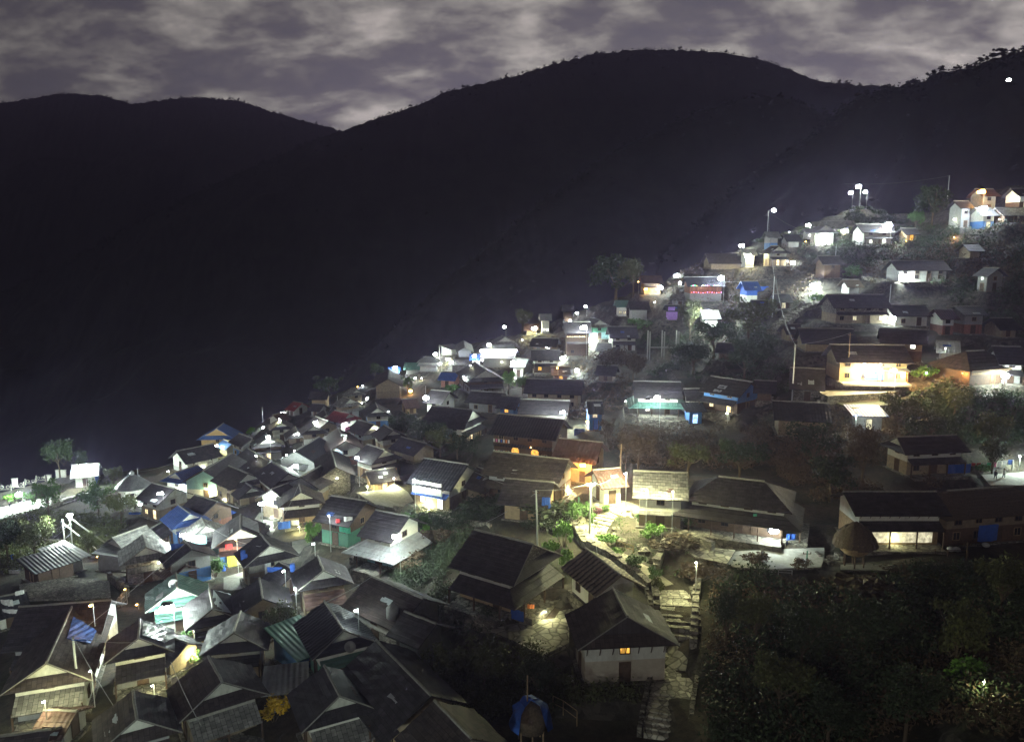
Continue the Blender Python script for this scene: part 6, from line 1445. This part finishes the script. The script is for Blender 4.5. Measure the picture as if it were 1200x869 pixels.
L(529, 425, 400, 'lower bluish crest lamp', kind='c', r=.28)
L(516, 426, 100, 'small warm crest lamp below the pole lamp', kind='y', r=.2)
L(556, 417, 400, 'white crest lamp over the market roofs', r=.3)
L(565, 422, 260, 'greenish white lamp right of the market roofs', r=.26)
L(543, 441, 300, 'lamp lighting the pink house wall', r=.15)
L(573, 404, 900, 'white lamp above the brilliant tube light', r=.36, back=1.6)
L(591, 383, 60, 'small high lamp on the crest beside a pole', r=.26, base=400)
L(602, 425, 1300, 'white lamp on the bright white-walled house', r=.4)
L(626, 385, 900, 'warm white lamp left of the white villa', kind='y', r=.36, back=1.4)
L(684, 384, 1300, 'upper glaring lamp of the green-walled house', r=.42, back=1.3)
L(694, 398, 1300, 'lower glaring lamp of the green-walled house', r=.42, back=1.3)
L(658, 420, 1300, 'white lamp on the white bracket-band house', r=.38, back=1.3)
L(676, 434, 700, 'white lamp lighting a small white door', r=.32)
L(653, 431, 90, 'orange lamp over the orange-lit ground floor', kind='o', r=.18)
L(659, 483, 1400, 'starry white lamp on the wall above the hotel', r=.28, back=1.3)
L(689, 494, 160, 'orange lamp at the right end of the hotel', kind='o', r=.2)
L(683, 545, 420, 'bright orange street lamp above the path', kind='o', r=.26, back=2.0)
L(770, 466, 1700, 'white lamp over the green metal veranda', r=.3, back=1.4)
L(816, 706, 130, 'small lamp added on a post at the right edge of the broad dark steps', r=.07, at=gp_(817, 704) + Vector((-.3, 0, 4.2)), stand=True, kind='y')  # post lamp added to make the treads show
L(640, 716, 26, 'small lamp under the eave beside the pale flagstone yard', r=.06, kind='y', back=.8)
L(1152, 818, 14, 'small unseen lamp added to light the yellowish bush at lower right', r=.05, at=gp_(1150, 826) + Vector((0, 0, 1.9)), stand=True, kind='y')  # added close to the bush to brighten its leaves
L(668, 573, 160, 'shop lamp under the dark roof beside the path top', kind='y', r=.08)
L(622, 548 - 24, 8, 'small orange bulb on the hotel front', kind='o', r=.1)
L(671, 362, 30, 'left of the tiny bluish lights among the dark trees', kind='c', r=.2, base=372)
L(676, 367, 30, 'lower of the tiny bluish lights among the dark trees', kind='c', r=.2, base=374)
L(686, 359, 40, 'right of the tiny bluish lights among the dark trees', kind='c', r=.24, base=371)
L(668, 376, 60, 'lamp on the roof edge above the balcony house', r=.24)
# path and right side
L(732, 586, 1900, 'floodlight on a pole washing the stone steps by the white house', r=.12, at=gp_(731, 597) + Vector((0, -.5, 5.2)), kind='y', stand=True)
L(757, 574, 420, 'lamp added at the front of the brilliantly lit long white house', r=.08, kind='y', at=fpt('brilliantly lit', 757, 574, 1.9), stand=True)  # extra lamp added to bring the white wall near full brightness
L(788, 576, 160, 'right-hand lamp of the brilliantly lit long white house', r=.07, kind='y', at=fpt('brilliantly lit', 788, 576, 1.7), stand=True)
L(701, 588, 1600, 'lamp head over the path pole lighting the steps', r=.12, at=Vector(pC) + Vector((.5, -.4, .1)), kind='y')
L(907, 622, 260, 'starry white wall lamp on the hip-roofed house', r=.24, at=fpt('large hip-roofed', 907, 622, 1.5))
L(1050, 631, 14, 'lamp inside the cream-lit ground floor', kind='y', r=.05, at=fpt('long traditional', 1050, 631, .5))
L(1014, 434, 900, 'left end of the glaring yellow veranda lights', kind='a', r=.26, back=.8)
L(1030, 434, 900, 'middle of the glaring yellow veranda lights', kind='a', r=.24, back=.8)
L(1047, 434, 700, 'right end of the glaring yellow veranda lights', kind='a', r=.22, back=.8)
L(1060, 438, 420, 'orange lamp on the earth wall beside the veranda', kind='o', r=.1, back=1.)
L(1178, 440, 900, 'white lamp on the plaza house at the right edge', r=.34, back=1.4)
L(1195, 534, 500, 'lamp lighting the prayer-flag plaza from the right edge', r=.15, back=3.)
L(1128, 437, 60, 'orange lamp below the wooden fascia', kind='o', r=.07)
L(1108, 408, 60, 'lamp behind the white metal end wall', r=.06)
L(1003, 487, 120, 'small lamp on the blue-white shed front', r=.06)
L(1046, 373, 900, 'white lamp on the white-walled row at right', r=.36)
L(1060, 325, 1400, 'white lamp on the stone-walled house high at right', r=.42, back=1.3)
L(953, 334, 2200, 'floodlight over the green grass bank', r=.36, back=3.)
L(829, 367, 2000, 'floodlight on the wall among trees below coloured lights', r=.5, back=1.2)
L(774, 337, 900, 'white lamp below the orange-lit crest house', r=.4)
L(757, 339, 120, 'orange lamp on the brown crest house', kind='o', r=.24)
L(793, 317, 1300, 'glaring white lamp left of the coloured light strings', r=.45, back=1.5)
L(797, 332, 200, 'small white lamp at the left end of the coloured lights', r=.26)
L(845, 326, 1600, 'glaring bluish lamp at the right end of the coloured lights', kind='c', r=.45, back=1.5)
L(869, 288, 700, 'upper crest lamp left of the crest pole', r=.36, base=296)
L(877, 300, 900, 'warm lamp on the small white crest house', kind='y', r=.38, back=1.2)
L(929, 308, 300, 'round white lamp right of the lit ground floor row', r=.34)
L(907, 245, 900, 'white lamp on the arm of the crest pole', r=.36, at=Vector(pG) + Vector((1.8, 0, .15)))
L(947, 264, 400, 'white lamp above the long crest roof', r=.32, base=272)
L(961, 280, 2600, 'largest glare of the crest lamps at upper right', r=.55, back=1.5)
L(990, 271, 1300, 'warm white lamp between the crest houses', kind='y', r=.42, back=1.4)
L(1040, 264, 2000, 'glaring lamp at the end of the two-tier white house', r=.5, back=1.5)
L(1006, 249, 900, 'single white lamp on the dark crest slope', r=.4, base=246)
L(997, 226, 500, 'lower left lamp of the top three lamps', r=.36, base=246)
L(1006, 219, 800, 'topmost lamp of the three at the crest', r=.4, base=246)
L(1014, 225, 500, 'lower right lamp of the top three lamps', kind='y', r=.34, base=246)
L(1150, 225, 300, 'orange lamp on the tall upper right house', kind='o', r=.42, back=1.5)
L(1152, 245, 1300, 'white-blue lamp on the upper right house', kind='c', r=.48, back=1.3)
L(1062, 282, 40, 'yellow lamp among the posts of the tiny dark house', kind='o', r=.1)
L(1118, 278, 60, 'orange lamp lighting the bank below the upper right houses', kind='o', r=.12)
L(1190, 232, 120, 'warm lamp of the cream-lit corner house', kind='y', r=.16)
L(1182, 94, 30, 'solitary tiny light high on the right-hand ridge', r=.5, at=ray(1182, 94) * (470 / ray(1182, 94)[1]))
# brilliant tube light near the crest
tb = snap(584, 411, 1.0)[0]; T = empty('tube_light', tb); tag(T, 'brilliant long white tube light on the crest hall', 'lamp')
MB().tube([(-5.5, 0, 0), (5.5, 0, .2)], .34, 8).build('tube', 'tube_white', T); MB().box((0, .1, .42), (11.2, .3, .1)).build('batten', 'dark_metal', T)
for k in (-4, 0, 4):
    MB().tube([(k, 0, .4), (k, .9, .7)], .05, 5).build('bracket', 'dark_metal', T)
    l = bpy.data.lights.new('glow', 'POINT'); l.energy = 250 * LMPK; l.shadow_soft_size = .4; o = bpy.data.objects.new('glow', l); C.objects.link(o); o.parent = T; o.location = (k, -.1, 0)
for x_, y_, k_, lb_ in [(197, 552, 'y', 'tiny lamp over the blue-roofed house with white gable'), (239, 547, 'y', 'small warm glow at the eave of the big stepped roof'), (300, 534, 'y', 'warm lamp under the lower skyline gable'), (336, 533, 'w', 'left of two tiny lamps above the grey sheet awning'), (345, 528, 'w', 'upper tiny lamp near the green-grey sheet roof'),
    (345, 509, 'w', 'left of the paired tiny skyline lamps'), (350, 509, 'w', 'right of the paired tiny skyline lamps'), (424, 472, 'w', 'tiny lamp below the lamp right of the two-tier house'), (455, 482, 'w', 'tiny lamp at the edge of the dark bushes'), (441, 502, 'y', 'tiny warm lamp over the dark bush slope'), (551, 428, 'y', 'warm stall lamp below the crest market roofs'),
    (588, 424, 'y', 'warm square light under the tube-lit hall'), (604, 443, 'w', 'small lamp between the leafy bushes and white wall'), (767, 354, 'y', 'tiny lamp on the grey-walled upper house'), (748, 330, 'o', 'lower orange lamp of the crest house'), (923, 306, 'y', 'warm lamp in the lit ground floor row'), (925, 272, 'w', 'small white lamp behind the crest pole'),
    (944, 283, 'o', 'orange lamp left of the largest crest glare'), (1118, 257, 'y', 'pale lamp in the dark tower-like house'), (1171, 257, 'y', 'warm window lamp right of the white-blue house'), (640, 407, 'y', 'yellow lamp on the dark house right of four white windows'), (612, 398, 'y', 'small warm lamp by the lean-to below the villa'), (318, 606, 'w', 'small lamp by the white sacks'),
    (367, 637, 'w', 'small lamp beyond the swept court'), (395, 560, 'y', 'tiny lamp at the foot of the stone gable'), (186, 659, 'y', 'small lamp above the teal roof lane'), (262, 585, 'y', 'warm lamp in the narrow doorway of the brick-walled house'), (733, 470, 'w', 'small lamp at the left end of the green veranda'), (852, 484, 'y', 'warm lamp under the blue-banded house'), (1086, 437, 'a', 'amber lamp beside the yellow-lit bush')]:
    L(x_, y_, 16, lb_, kind=k_, r=.15)
for i, (x, y, z, pw, lb) in enumerate([(-30, 44, 6.5, 420, 'unseen street lamp added below the lower left corner'), (-8, 40, 7, 420, 'unseen street lamp added below the bottom edge left of centre'), (-52, 58, 7, 420, 'unseen street lamp added beyond the left edge of the lanes')]):  # lamps out of view, added to light the lower left gable ends
    L(0, 0, pw, lb, r=.15, at=Vector((x, y, g1(x, y) + z)), stand=True)
# ---------------------------------------------------------------- haze: the damp night air the lamps glow in
hz = bpy.data.materials.new('haze'); hz.use_nodes = True; t = hz.node_tree; t.nodes.clear(); o_ = N('ShaderNodeOutputMaterial', t); pv = N('ShaderNodeVolumePrincipled', t)
pv.inputs['Color'].default_value = (.46, .39, .72, 1); pv.inputs['Density'].default_value = .00031; pv.inputs['Anisotropy'].default_value = .78
t.links.new(pv.outputs[0], o_.inputs['Volume']); M['haze'] = hz
hb = MB().box((0, 1400, 0), (5400, 3440, 1000)).build('haze', hz); tag(hb, 'thin night haze over valley and village', kind='stuff')
for l_ in LOG: print('LOG', l_)
